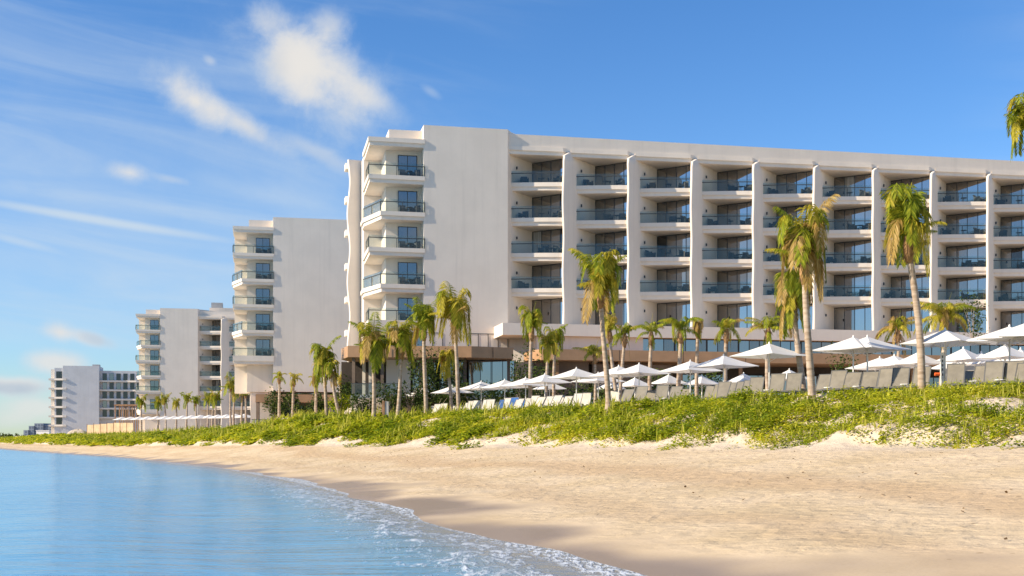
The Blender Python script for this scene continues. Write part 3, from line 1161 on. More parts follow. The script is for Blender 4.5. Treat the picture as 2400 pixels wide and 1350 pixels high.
# upper strip windows in the blank wall, just above the bronze canopy
w4 = window_meshes(3.95, 1.45, 4)
for s, n in ((4.35, 4), (-1.2, 0)):
    pass
p = O1 + U * 4.30 - N * 0.03
put_window(w4, hotel, Vector((p.x, p.y, CAMZ + 9.0)) - Vector(hotel.location), U, lambda k: 'pane_blue')
w3 = window_meshes(3.0, 1.45, 3)
p = O1 + U * -1.15 - N * 0.03
put_window(w3, hotel, Vector((p.x, p.y, CAMZ + 9.0)) - Vector(hotel.location), U, lambda k: 'pane_blue')

# wavy wall seen beyond the corner balconies, with slab ends poking out on its left
mbw = MB()
nz = 60
z0, z1 = 3.0, CAMZ + 28.8
vs, fs = [], []
for k in range(nz + 1):
    z = z0 + (z1 - z0) * k / nz
    wv = 0.13 * math.sin(2 * math.pi * z / 6.9 + 0.9)
    wr = 0.22 * math.sin(2 * math.pi * z / 6.9 + 2.4)
    for s, d in ((-6.55 + wv, 9.3), (-6.45 + wv, 9.15), (-4.6, 9.5), (-4.3, 9.6), (-4.3, 12.4), (-6.3 + wv, 12.4)):
        vs.append((*L2(O1, s, d), z))
for k in range(nz):
    for j in range(6):
        a, b = k * 6 + j, k * 6 + (j + 1) % 6
        fs.append((a, b, b + 6, a + 6))
fs += [tuple(range(5, -1, -1)), tuple(range(nz * 6, nz * 6 + 6))]
o = mbw.add(vs, fs).build('fin_wall', 'plaster', hotel, smooth=True)
try:
    o.data.set_sharp_from_angle(angle=R(40))
except Exception:
    pass
for z in FLOORS[:5] + [TOPZ]:
    MB().prism([L2(O1, s, d) for s, d in ((-6.72, 10.8), (-6.2, 10.6), (-6.2, 12.3), (-6.72, 12.3))], z - 0.6, z).build('balcony', 'plaster', hotel)
MB().prism([L2(O1, s, d) for s, d in ((-4.25, 10.2), (-0.1, 9.9), (8, 9.9), (8, 20), (-4.25, 20))], 3.0, TOPZ - 0.3).build('wall', 'plaster', hotel)

# fins, balconies and windows of the long facade
FIN_LONG = fin_mesh(3.2, CAMZ + 28.55, 6.5, 0.6)
FIN2 = fin_mesh(3.2, CAMZ + 28.55, 6.5, 2.0)
r2 = random.Random(5)


def bay(root, Bp, j, floors, prefix, chairs=True, fins=True):
    rl = Vector(root.location)
    for i, z in enumerate(floors):
        loc = Vector((Bp.x, Bp.y, z)) - rl
        s = lobj('balcony', SLAB, root, loc)
        for g in BAY_GLASS:
            lobj('glass_panel', g, s)
        lobj('handrail', BAY_RAIL, s)
        for q in BAY_POST[1:2]:
            lobj('railing_post', POST, s, q)
    for i, z in enumerate(floors + ([FLOORS[4]] if prefix else [])):
        wp = Bp + bC + BV * 0.0
        put_window(BAY_WIN, root, Vector((wp.x, wp.y, z + 0.003)) - rl, BV, curtain_choice(r2))
        lp = Bp + DV * 0.95 + BV * 0.09
        lobj('wall_lamp', LAMP, root, Vector((lp.x, lp.y, z + 1.62)) - rl)
        if chairs and prefix and z in FLOORS[:4]:
            k = FLOORS.index(z)
            nm = '%s-floor balcony in the %s bay of the long facade' % (LEVEL[k], ordinal(j))
            offs = [(1.25, 0.75), (4.5, 0.35), (3.0, 0.6)]
            if r2.random() < 0.35:
                offs = [(3.3, 0.45), (4.75, 0.35), (4.0, 0.3)]
            for c in range(2):
                p = Bp + Vector(offs[c]) + Vector((r2.uniform(-.12, .12), r2.uniform(-.08, .08)))
                tag(obj('balcony_chair', CHAIR, None, (p.x, p.y, z + 0.002), (0, 0, r2.uniform(-1.0, 1.0))),
                    'dark armchair on the %s, %s one' % (nm, 'left' if c == 0 else 'right'), 'chair', 'chairs on the balconies')
            p = Bp + Vector(offs[2])
            tag(obj('balcony_table', TABLE, None, (p.x, p.y, z + 0.002)), 'small round dark table on the %s' % nm, 'table', 'tables on the balconies')
    # header slab under the parapet
    lobj('header', HEADER, root, Vector((Bp.x, Bp.y, TOPZ)) - rl)


for j in range(NB):
    Bp = B_first + U * PITCH * j
    bay(hotel, Bp, j, FLOORS[:4], True, chairs=j < 10)
    Ap = A_first + U * PITCH * j
    lobj('fin_wall', FIN_LONG if j % 2 == 0 else FIN2, hotel, Vector((Ap.x, Ap.y, 0)) - Vector((hotel.location.x, hotel.location.y, hotel.location.z)))
pe = B_first + U * PITCH * NB
pb = B_first - U * 0.1
MB().prism([tuple(pb - N * 0.7 - U * 0.45), tuple(pe - N * 0.7), tuple(pe + N * 0.45), tuple(pb + N * 0.45 - U * 0.3)], TOPZ - 0.36, CAMZ + 29.96).build('parapet', 'plaster', hotel)
MB().prism([tuple(pb + N * 0.46), tuple(pe + N * 0.46), tuple(pe + N * 15), tuple(pb + N * 15)], TOPZ - 0.7, TOPZ - 0.02).build('roof', 'concrete', hotel)
MB().prism([tuple(pb + N * 7.0 + U * 3), tuple(pe + N * 7.0), tuple(pe + N * 15), tuple(pb + N * 15 + U * 3)], 3.0, TOPZ - 0.72).build('wall', 'plaster', hotel)

# terrace on the podium: deep white edge and a glass rail in front of the fins
TF = Vector((GX(1178, 111.6), 111.6))
TE = TF + U * 78
TERZ = CAMZ + 11.1
MB().prism([tuple(TF), tuple(TE), tuple(TE + N * 12), tuple(B_first + U * 1.0 + N * 3.2), tuple(B_first + Vector((-0.2, -0.3))), tuple(TF + N * 4.3)], TERZ - 1.12, TERZ).build('podium_terrace', 'plaster', hotel)
ter = hotel.children[-1]
MB().prism([tuple(TF + N * 4.4 + U * 1), tuple(TF + U * 14 + N * 1.4), tuple(TF + U * 14 + N * 12), tuple(TF + U * 1 + N * 12)], 3.0, TERZ - 1.13).build('wall', 'plaster', hotel)
# the upper part of the white band runs on as a recessed wall under the terrace
MB().prism([tuple(TF + N * 0.55 + U * 3.4), tuple(TF + U * 13.9 + N * 0.55), tuple(TF + U * 13.9 + N * 4.2), tuple(TF + U * 3.4 + N * 4.2)], CAMZ + 8.3, TERZ - 1.125).build('wall', 'plaster', hotel)
npan = 26
for k in range(npan):
    a, b = TF + U * (3.0 * k + 0.03), TF + U * (3.0 * k + 2.97)
    MB().path_wall([tuple(a), tuple(b)], 0.14, 0.02, TERZ + 0.004, TERZ + 1.0).build('glass_panel', 'balustrade', ter)
    if k % 2 == 0:
        q = TF + U * (3.0 * k) + N * 0.17
        MB().box(q.x - .03, q.x + .03, q.y - .03, q.y + .03, TERZ + 0.003, TERZ + 0.88).build('railing_post', 'dark_metal', ter)
MB().path_wall([tuple(TF), tuple(TF + U * 78)], 0.2, 0.06, TERZ + 0.86, TERZ + 0.93).build('handrail', 'dark_metal', ter)

# strip of restaurant windows under the terrace edge
for k in range(19):
    a = TF + U * (13.95 + 3.3 * k) + N * 0.9
    wsp = window_meshes(3.26, 1.5, 3) if k == 0 else wsp
    put_window(wsp, hotel, Vector((a.x, a.y, CAMZ + 8.46)) - Vector(hotel.location), U, lambda kk: r2.choice(['pane', 'pane_curtain', 'pane', 'pane_curtain']))

# ================================================================== bronze canopies of the beach restaurants
rest = thing('beach_restaurant', 'long low beach restaurant with bronze fascia and dark open front under the hotel', 'restaurant', (20, 112, TZ))
CF = Vector((GX(1258, 108.6), 108.6))
CE = CF + U * 74
ZB0, ZB1 = CAMZ + 7.45, CAMZ + 8.44
cpoly = [tuple(CF + N * 1.6), tuple(CF + U * 0.5 + N * 0.35), tuple(CF + U * 1.6), tuple(CE), tuple(CE + N * 5.5), tuple(CF + N * 5.5)]
MB().prism(cpoly, ZB0, ZB1).build('canopy', 'bronze', rest)
can = rest.children[-1]
for k in range(1, 12):   # joints between the cladding panels
    a = CF + U * (1.6 + 6.2 * k) - N * 0.004
    MB().prism([tuple(a), tuple(a + U * 0.05), tuple(a + U * 0.05 + N * 0.003), tuple(a + N * 0.003)], ZB0 + 0.01, ZB1 - 0.01).build('joint', 'dark_interior', can)
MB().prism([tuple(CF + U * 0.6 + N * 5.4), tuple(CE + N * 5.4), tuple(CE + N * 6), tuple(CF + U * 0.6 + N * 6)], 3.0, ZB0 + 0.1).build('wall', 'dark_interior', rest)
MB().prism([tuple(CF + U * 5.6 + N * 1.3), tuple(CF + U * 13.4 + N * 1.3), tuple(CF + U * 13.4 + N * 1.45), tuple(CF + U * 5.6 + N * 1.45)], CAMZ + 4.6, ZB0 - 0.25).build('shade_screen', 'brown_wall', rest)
for k in range(12):
    a = CF + U * (2.2 + 6.0 * k) + N * 1.2
    MB().box(a.x - .16, a.x + .16, a.y - .16, a.y + .16, 3.2, ZB0 + 0.01).build('column', 'timber', rest)
for k in range(11):
    a = CF + U * (3.0 + 6.4 * k) + N * 5.2
    wr = window_meshes(4.6, 3.0, 3) if k == 0 else wr
    put_window(wr, rest, Vector((a.x, a.y, CAMZ + 3.6)) - Vector(rest.location), U, lambda kk: r2.choice(['pane', 'pane', 'pane_blue']))
MB().prism([tuple(CF + U * 0.3 + N * 1.9), tuple(CF + U * 5.3 + N * 1.5), tuple(CF + U * 5.3 + N * 2.2), tuple(CF + U * 0.3 + N * 2.5)], 3.2, ZB0 + 0.01).build('wall', 'brown_wall', rest)
MB().prism([tuple(CF + U * -3.2 + N * 3.0), tuple(CF + U * 0.3 + N * 2.6), tuple(CF + U * 0.3 + N * 5.2), tuple(CF + U * -3.2 + N * 5.2)], 3.2, CAMZ + 7.4).build('wall', 'stone', rest)

pav = thing('beach_pavilion', 'open pavilion with bronze fascia and glass walls below the nearest tower', 'pavilion', (-6, 108, TZ))
pf = [(GX(800, 109.2), 109.2), (GX(815, 106), 106.0), (GX(1105, 106.4), 106.4), (GX(1203, 108.2), 108.2), (GX(1203, 108.2) - 0.3, 113.4), (GX(800, 109.2) + 0.4, 113.2)]
MB().prism(pf, CAMZ + 7.5, CAMZ + 8.5).build('canopy', 'bronze', pav)
can = pav.children[-1]
for px in (905, 1010, 1155):
    D = 105.99 if px < 1105 else 107.28
    x = GX(px, D)
    MB().box(x, x + 0.04, D - 0.04, D - 0.005, CAMZ + 7.51, CAMZ + 8.49).build('joint', 'dark_interior', can)
FLZ = CAMZ + 4.16
# deck on a stone retaining wall
MB().prism([(GX(822, 106.3), 106.3), (GX(1200, 108.4), 108.6), (GX(1200, 108.4), 113), (GX(815, 106.3), 113)], FLZ - 0.3, FLZ).build('deck', 'concrete', pav)
MB().prism([(GX(822, 106.4), 106.4), (GX(905, 106.4), 106.45), (GX(905, 106.4), 107.4), (GX(818, 106.4), 107.6)], 2.6, FLZ - 0.302).build('retaining_wall', 'stone', pav)
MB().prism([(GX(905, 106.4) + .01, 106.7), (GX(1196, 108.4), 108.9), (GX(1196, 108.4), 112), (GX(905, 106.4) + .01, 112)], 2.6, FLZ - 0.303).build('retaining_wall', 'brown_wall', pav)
for px, D in ((829, 106.9), (853, 110.5), (896, 107.0), (986, 107.4), (1090, 107.8), (1192, 108.9), (868, 110.5)):
    x = GX(px, D)
    MB().box(x - .14, x + .14, D - .14, D + .14, FLZ - 0.003, CAMZ + 7.52).build('column', 'brown_wall' if D < 110 else 'plaster', pav)
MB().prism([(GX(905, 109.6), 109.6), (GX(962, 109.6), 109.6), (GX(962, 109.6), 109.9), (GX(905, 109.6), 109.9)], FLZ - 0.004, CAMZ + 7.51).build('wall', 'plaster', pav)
wp = window_meshes(2.2, 3.3, 2)
for px in (966, 1030, 1098, 1150):
    x = GX(px, 109.8)
    put_window(wp, pav, Vector((x, 109.8, FLZ + 0.003)) - Vector(pav.location), Vector((1, 0)), lambda k: r2.choice(['pane_blue', 'pane']))
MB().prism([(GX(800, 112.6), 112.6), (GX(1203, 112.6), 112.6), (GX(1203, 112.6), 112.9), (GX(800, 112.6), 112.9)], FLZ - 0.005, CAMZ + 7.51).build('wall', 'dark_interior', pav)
for a, b in ((822, 860), (860, 898), (898, 936)):
    xa, xb = GX(a, 106.5), GX(b, 106.5)
    MB().box(xa + .02, xb - .02, 106.55, 106.57, FLZ + 0.004, FLZ + 1.0).build('glass_panel', 'balustrade', pav)
MB().box(GX(822, 106.5), GX(936, 106.5), 106.54, 106.58, FLZ + 1.0, FLZ + 1.05).build('handrail', 'dark_metal', pav)

# ================================================================== second tower
O2 = Vector((GX(640, 161.2), 161.2))
tw2 = thing('hotel_tower', 'white hotel tower with five corner balconies left of the nearest tower', 'hotel', (O2.x, O2.y, 3.0))
wall2 = [tuple(O2), L2(O2, 14, 0), L2(O2, 14, 9.5), L2(O2, 0, 9.5)]
tower(tw2, O2, wall2, CAMZ + 6.75, lambda i: '%s corner balcony of the second tower' % LEVEL[i])
MB().prism([L2(O2, s, d) for s, d in ((-3.0, 2.0), (-0.1, 2.0), (-0.1, 8), (-3.0, 8))], 2.0, CAMZ + 6.8).build('wall', 'plaster', tw2)
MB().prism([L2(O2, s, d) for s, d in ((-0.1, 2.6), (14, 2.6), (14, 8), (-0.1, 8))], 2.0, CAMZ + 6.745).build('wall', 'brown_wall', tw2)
MB().prism([L2(O2, s, d) for s, d in ((-2.3, -1.2), (8.5, -1.2), (8.5, 1.9), (-2.3, 1.9))], CAMZ + 7.3 - 2.0, CAMZ + 8.4 - 2.05).build('canopy', 'bronze', tw2)
for s in (-2.0, 0.6, 3.0, 7.6):
    p = O2 + U * s - N * 0.9
    MB().box(p.x - .2, p.x + .2, p.y - .2, p.y + .2, 2.0, CAMZ + 5.31).build('column', 'brown_wall', tw2)
w2s = window_meshes(4.0, 3.0, 3)
for s in (1.0, 5.2):
    p = O2 + U * s + N * 2.45
    put_window(w2s, tw2, Vector((p.x, p.y, CAMZ + 1.9)) - Vector(tw2.location), U, lambda k: 'pane_blue')
MB().prism([L2(O2, s, d) for s, d in ((-2.9, -2.2), (9, -2.2), (9, 1.5), (-2.9, 1.5))], 1.5, CAMZ + 1.9).build('retaining_wall', 'stone', tw2)
for k in range(4):
    a, b = O2 + U * (-2.8 + 1.5 * k) - N * 2.1, O2 + U * (-2.8 + 1.5 * k + 1.45) - N * 2.1
    MB().path_wall([tuple(a), tuple(b)], 0, 0.02, CAMZ + 1.9, CAMZ + 2.9).build('glass_panel', 'balustrade', tw2)
MB().path_wall([tuple(O2 + U * -2.8 - N * 2.1), tuple(O2 + U * 3.2 - N * 2.1)], 0, 0.07, CAMZ + 2.9, CAMZ + 2.98).build('handrail', 'dark_metal', tw2)
wst = window_meshes(3.9, 1.3, 3)
p = O2 + U * 3.0 + N * 2.5
put_window(wst, tw2, Vector((p.x, p.y, CAMZ + 6.5)) - Vector(tw2.location), U, lambda k: 'pane_blue')

# ================================================================== third tower
O3 = Vector((GX(375, 271), 271.0))
tw3 = thing('hotel_tower', 'white hotel tower with rooftop plant box, third from the right', 'hotel', (O3.x, O3.y, 2.6))
B3 = O3 + U * 8.6 + N * 1.0
wall3 = [tuple(O3), L2(O3, 8.3, 0), tuple(B3), tuple(B3 + bC), tuple(B3 + bC + DV * 3), L2(O3, 6, 9.5), L2(O3, 0, 9.5)]
tower(tw3, O3, wall3, 2.0, lambda i: '%s corner balcony of the third tower' % LEVEL[i], chairs=False, floors=FLOORS[:5] + [FLOORS[5] - 0.8])
FIN3 = fin_mesh(2.0, CAMZ + 28.55, 6.5, 1.1)
for j in range(3):
    Bp = B3 + U * PITCH * j
    bay(tw3, Bp, j, FLOORS[:5] + [FLOORS[5]], False, chairs=False)
    Ap = Bp + bA
    lobj('fin_wall', FIN3, tw3, Vector((Ap.x, Ap.y, 0)) - Vector(tw3.location))
pb3, pe3 = B3 - U * 0.1, B3 + U * PITCH * 3
MB().prism([tuple(pb3), tuple(pe3), tuple(pe3 + N * 0.45), tuple(pb3 + N * 0.45)], TOPZ - 0.3, CAMZ + 29.9).build('parapet', 'plaster', tw3)
MB().prism([tuple(pb3 + N * 7 + U * 3), tuple(pe3 + N * 7), tuple(pe3 + N * 14), tuple(pb3 + N * 14 + U * 3)], 2.0, TOPZ + 0.2).build('wall', 'plaster', tw3)
MB().prism([tuple(B3 + U * 2 + N * 6), tuple(B3 + U * 22 + N * 6), tuple(B3 + U * 22 + N * 16), tuple(B3 + U * 2 + N * 16)], TOPZ + 0.21, CAMZ + 31.4).build('plant_room', 'plaster', tw3)
MB().prism([tuple(B3 + U * 2.4 + N * 6), tuple(B3 + U * 5 + N * 6), tuple(B3 + U * 5 + N * 9), tuple(B3 + U * 2.4 + N * 9)], CAMZ + 31.41, CAMZ + 32.6).build('plant_box', 'concrete', tw3)

# ================================================================== far hotel block
D4 = 440.0
O4 = Vector((GX(232, D4), D4))
f4 = thing('apartment_block', 'distant grey-white apartment block with dark windows behind the sand pile', 'building', (O4.x, O4.y, 2.0))


def q4(pts):
    return [L2(O4, s, d) for s, d in pts]


zr4 = CAMZ + (HZ - 858) / F * D4
MB().prism(q4([(-12.6, 0), (0, 0), (0, 12), (-12.6, 12)]), 1.0, zr4).build('wall', 'plaster_grey', f4)
MB().prism(q4([(-15.6, 0.6), (-12.61, 0.6), (-12.61, 12), (-15.6, 12)]), 1.0, zr4 - 0.8).build('wall', 'plaster_grey', f4)
w4a = window_meshes(2.0, 2.5, 2)
pit4 = 3.38
for i in range(6):
    z = zr4 - 4.6 - pit4 * i
    p = O4 + U * -15.0 + N * 0.52
    put_window(w4a, f4, Vector((p.x, p.y, z)) - Vector(f4.location), U, lambda k: 'pane_dark')
    MB().prism(q4([(-17.6, 0.2), (-15.61, 0.2), (-12.6, -0.4), (-11.4, -0.4), (-11.4, -0.02), (-12.65, 0.55), (-15.62, 0.55), (-15.62, 9), (-17.6, 9)]), z - 0.75, z - 0.1).build('balcony', 'plaster', f4)
MB().prism(q4([(-17.2, 3), (-15.61, 3), (-15.61, 9), (-17.2, 9)]), 1.0, zr4 - 1.2).build('wall', 'plaster', f4)
MB().prism(q4([(0.01, 3), (22, 3), (22, 12), (0.01, 12)]), 1.0, zr4 - 1.5).build('wall', 'plaster_grey', f4)
w4b = window_meshes(1.5, 2.5, 1)
for i in range(5):
    z = zr4 - 5.0 - pit4 * i
    for k in range(8):
        p = O4 + U * (0.9 + 2.45 * k) + N * 2.9
        put_window(w4b, f4, Vector((p.x, p.y, z)) - Vector(f4.location), U, lambda kk: r2.choice(['pane_dark', 'pane_dark', 'pane_curtain']))
    MB().prism(q4([(0.01, 1.4), (4, 0.9), (9, 1.7), (13, 1.1), (20, 1.6), (20, 2.99), (0.01, 2.99)]), z - 0.75, z - 0.15).build('balcony', 'plaster', f4)
MB().prism(q4([(-2.6, 2), (-0.1, 2), (-0.1, 5), (-2.6, 5)]), zr4 + 0.003, zr4 + 0.7).build('plant_box', 'concrete', f4)

# hazy hotel at the far end of the bay
fb = thing('far_building', 'stepped blue-grey building far off at the end of the beach', 'building', (GX(85, 900), 900, 2))
for k, (a, b, top) in enumerate([(55, 66, 1008), (66, 78, 998), (78, 99, 992), (99, 117, 996)]):
    xa, xb = GX(a, 900), GX(b, 900)
    MB().box(xa, xb - 0.05, 900 + k, 920, 1.0, CAMZ + (HZ - top) / F * 900).build('wall', 'hazy_block', fb)
    for r_ in range(int((1026 - top) / 7)):
        zc = CAMZ + (HZ - (top + 4 + 7 * r_)) / F * 900
        n = max(1, int((b - a) / 6))
        for c in range(n):
            xc = xa + (c + 0.5) * (xb - xa) / n
            MB().box(xc - 0.55, xc + 0.55, 899.95 + k, 900.0 + k - 0.003, zc - 0.9, zc + 0.6).build('window', 'hazy_window', fb)
hut = thing('beach_hut', 'small plain white hut on the far dune by the end of the beach', 'hut', (GX(100, 520), 520, 2.0))
MB().box(GX(85, 520), GX(115, 520), 520, 524, 1.5, CAMZ + 4.7).build('wall', 'white_paint', hut)
MB().box(GX(84, 520), GX(116, 520), 519.8, 524.2, CAMZ + 4.7, CAMZ + 4.95).build('roof', 'white_paint', hut)

# ------------------------------------------------------------------ debris-net fence, pergola and sand heap by the far block
fen = thing('net_fence', 'tan netting fence on posts between the sand heap and far parasols', 'fence', (GX(250, 262), 262, 2.9))
for k in range(7):
    a, b = 204 + 15.5 * k, 204 + 15.5 * (k + 1)
    Da, Db = 268 - 1.6 * k, 268 - 1.6 * (k + 1)
    za = CAMZ + (HZ - (996 - 1.2 * min(k, 4))) / F * Da
    MB().path_wall([(GX(a, Da) + .06, Da), (GX(b, Db) - .06, Db)], 0, 0.04, 2.4, za).build('net_panel', 'netting', fen)
    MB().box(GX(a, Da) - .05, GX(a, Da) + .05, Da - .05, Da + .05, 2.2, za + 0.25).build('post', 'timber', fen)
pg = thing('pergola', 'dark timber pergola at the foot of the far apartment block', 'pergola', (GX(298, 300), 300, 2.8))
for k in range(6):
    x = GX(270 + 10 * k, 300)
    MB().box(x - .12, x + .12, 299.9, 300.1, 2.2, CAMZ + 9.0).build('post', 'timber', pg)
    MB().box(x - .12, x + .12, 304.9, 305.1, 2.2, CAMZ + 9.0).build('post', 'timber', pg)
MB().box(GX(268, 300), GX(323, 300), 299.7, 305.3, CAMZ + 9.0, CAMZ + 9.35).build('roof', 'timber', pg)


def heap(name, label, cat, px, D, w, h, z, mat, seed):
    """rounded irregular mound"""
    n, mrings = 22, 8
    vs, fs = [], []
    rr = random.Random(seed)
    ph = [rr.uniform(0, 6.28) for _ in range(4)]
    for i in range(mrings + 1):
        t = i / mrings
        for k in range(n):
            a = 2 * math.pi * k / n
            rad = w / 2 * math.cos(t * math.pi / 2) * (1 + 0.16 * math.sin(2 * a + ph[0]) + 0.1 * math.sin(3 * a + ph[1]) + 0.05 * math.sin(7 * a + ph[2]))
            vs.append((rad * math.cos(a), rad * math.sin(a) * 0.7, h * (math.sin(t * math.pi / 2) - 0.2) * (1 + 0.06 * math.sin(5 * a + ph[3]))))
    for i in range(mrings):
        for k in range(n):
            fs.append((i * n + k, i * n + (k + 1) % n, (i + 1) * n + (k + 1) % n, (i + 1) * n + k))
    o = MB().add(vs, fs).build(name, mat, None, (GX(px, D), D, z), smooth=True)
    return tag(o, label, cat)


heap('sand_heap', 'heap of pale sand on the far dune beside the tan net fence', 'sand heap', 184, 272, 4.6, 2.0, 2.9, 'boulder', 3)
heap('rock', 'bleached rock lying in the grass of the left dune mound', 'rock', 672, 121, 3.0, 0.9, 3.35, 'boulder', 5)
heap('rock', 'pale boulder on the slope just below the pavilion wall', 'rock', 828, 106, 1.7, 1.0, 3.9, 'boulder', 8)
heap('rock', 'small pale boulder between pavilion wall and palms', 'rock', 846, 104.5, 1.3, 0.8, 3.8, 'boulder', 9)

# ------------------------------------------------------------------ parasols


def parasol_parts(side, rise):
    """square pyramid canopy with slightly sagging seams; origin at the pole foot"""
    e = 2.1
    n = 6
    h = side / 2
    mb = MB()
    corners = [(-h, -h), (h, -h), (h, h), (-h, h)]
    for k in range(4):
        a, b = Vector(corners[k]), Vector(corners[(k + 1) % 4])
        vs, fs = [], []
        for i in range(n + 1):
            t = i / n
            for j in range(n + 1):
                u = j / n
                p = (a + (b - a) * u) * t
                sag = -0.10 * t * (1 - t) - 0.07 * math.sin(math.pi * u) * t * t * 0.6
                pull = 1 - 0.045 * math.sin(math.pi * u) * t
                vs.append((p.x * pull, p.y * pull, e + rise * (1 - t) + sag))
        for i in range(n):
            for j in range(n):
                q = [i * (n + 1) + j, (i + 1) * (n + 1) + j, (i + 1) * (n + 1) + j + 1, i * (n + 1) + j + 1]
                fs.append(tuple(q))
        mb.add(vs, fs)
    canopy = mb.mesh('canopy', 'canvas', False)
    pole = MB().tube([(0, 0, 0.05), (0, 0, e + rise - 0.02)], [0.035, 0.035], 8).mesh('pole', 'canvas_pole', True)
    rib = MB().bar((0, 0, e + rise - 0.10), (h * 0.97, h * 0.97, e - 0.03), 0.03).mesh('rib', 'canvas_pole')
    strut = MB().bar((0.03, 0.03, e - 0.25), (h * 0.5, h * 0.5, e + rise * 0.5 - 0.08), 0.022).mesh('strut', 'canvas_pole')
    base = MB().tube([(0, 0, 0), (0, 0, 0.06), (0, 0, 0.09)], [0.36, 0.36, 0.30], 16).tube([(0, 0, 0.09), (0, 0, 0.35)], [0.05, 0.05], 8).mesh('base', 'canvas_pole')
    fin = MB().tube([(0, 0, e + rise - 0.02), (0, 0, e + rise + 0.05), (0, 0, e + rise + 0.09)], [0.05, 0.04, 0.01], 8).mesh('finial', 'canvas_pole')
    return canopy, pole, rib, strut, base, fin


PAR_BIG = parasol_parts(2.72, 0.60)
PAR_SMALL = parasol_parts(1.95, 0.62)
PAR_PLAIN = parasol_parts(2.9, 0.6)


def parasol(parts, x, y, z, rz, label, group, full=True):
    canopy, pole, rib, strut, base, fin = parts
    t = thing('parasol', label, 'parasol', (x, y, z), rz, group)
    lobj('canopy', canopy, t)
    lobj('pole', pole, t)
    if full:
        for k in range(4):
            r_ = lobj('rib', rib, t, (0, 0, 0), (0, 0, math.pi / 2 * k))
            lobj('strut', strut, t, (0, 0, 0), (0, 0, math.pi / 2 * k))
        lobj('base', base, t)
        lobj('finial', fin, t)
    return t


front = [(990, 912), (1060, 904), (1128, 894), (1183, 890), (1232, 885), (1277, 877), (1351, 863), (1402, 874), (1450, 858), (1498, 853), (1618, 846),
         (1696, 833), (1803, 805), (2000, 790), (2033, 789), (2062, 838), (2096, 833), (2215, 772), (2366, 765), (2404, 757), (2455, 752)]
for i, (px, py) in enumerate(front):
    D = F * (2.0 + 2.7) / (HZ - py)
    p = PT(px, py, D)
    lab = 'white square parasol, %s from the left in the front row along the dune' % ordinal(i)
    parasol(PAR_BIG, p.x, p.y, TZ, R(38) + rnd.uniform(-.10, .10), lab, 'parasols on the beach terrace')
back = [(1288, 893), (1432, 893), (1488, 885), (1567, 878), (1645, 880), (1743, 875), (1850, 866), (2152, 825), (2258, 816), (2300, 826), (2356, 808), (2392, 818), (2338, 836), (2236, 838), (2280, 842), (2376, 838), (2412, 826)]
back.sort()
for i, (px, py) in enumerate(back):
    D = F * (2.0 + 2.72) / (HZ - py)
    p = PT(px, py, D)
    parasol(PAR_SMALL, p.x, p.y, TZ, R(38) + rnd.uniform(-.12, .12), 'smaller white parasol, %s from the left in the row nearer the restaurant' % ordinal(i), 'parasols by the restaurant')
for i in range(15):
    px = 286 + 20.5 * i
    D = 236 - 3.2 * i + rnd.uniform(-2, 2)
    z = CAMZ + (HZ - 1009) / F * D
    parasol(PAR_PLAIN, GX(px, D), D, z, R(38 + rnd.uniform(-6, 6)), 'tiny far white parasol, %s from the left before the third tower' % ordinal(i), 'far parasols', False)

# ------------------------------------------------------------------ sun loungers


def lounger_parts(sling, ang):
    """sling lounger: foot towards -Y, head at +Y"""
    fr = MB()
    for sx in (-1, 1):
        fr.box(sx * 0.33 - .025, sx * 0.33 + .025, -1.0, 0.45, 0.27, 0.33)
    fr.box(-0.30, 0.30, -1.0, -0.95, 0.275, 0.325)
    fr.box(-0.30, 0.30, 0.40, 0.445, 0.275, 0.325)
    frame = fr.mesh('frame', 'frame_grey')
    leg = MB().box(-.022, .022, -.03, .03, 0.0, 0.268).mesh('leg', 'frame_grey')
    seat = MB().box(-0.30, 0.30, -0.94, 0.02, 0.333, 0.35).mesh('seat', sling)
    c, s = math.cos(R(ang)), math.sin(R(ang))
    L = 0.92
    bk = MB()
    a = Vector((0, 0.03, 0.345))
    d = Vector((0, c, s))
    nrm = Vector((0, -s, c)) * 0.012
    vs = []
    for w in (-0.32, 0.32):
        for k in (0, L):
            for q in (-1, 1):
                v = a + d * k + nrm * q
                vs.append((w, v.y, v.z))
    bk.add(vs, [(0, 1, 3, 2), (4, 6, 7, 5), (0, 2, 6, 4), (1, 5, 7, 3), (2, 3, 7, 6), (0, 4, 5, 1)])
    back = bk.mesh('backrest', sling)
    bf = MB()
    for w in (-0.345, 0.345):
        p = a + Vector((w, 0, 0))
        bf.bar(p, p + d * (L + 0.02), 0.04)
    p = a + d * (L + 0.03)
    bf.bar(p + Vector((-0.36, 0, 0)), p + Vector((0.36, 0, 0)), 0.04)
    bframe = bf.mesh('backrest_frame', 'frame_grey')
    return frame, leg, seat, back, bframe


LG = {(m, a): lounger_parts(m, a) for m in ('sling', 'sling_blue', 'sling_white') for a in (52, 64)}


def row_D(px):
    return float(np.interp(px, [900, 990, 1128, 1277, 1351, 1498, 1696, 1803, 2000, 2215, 2400], [112, 105, 92, 82, 76, 70, 64.5, 57.5, 54, 50.5, 47.5]))


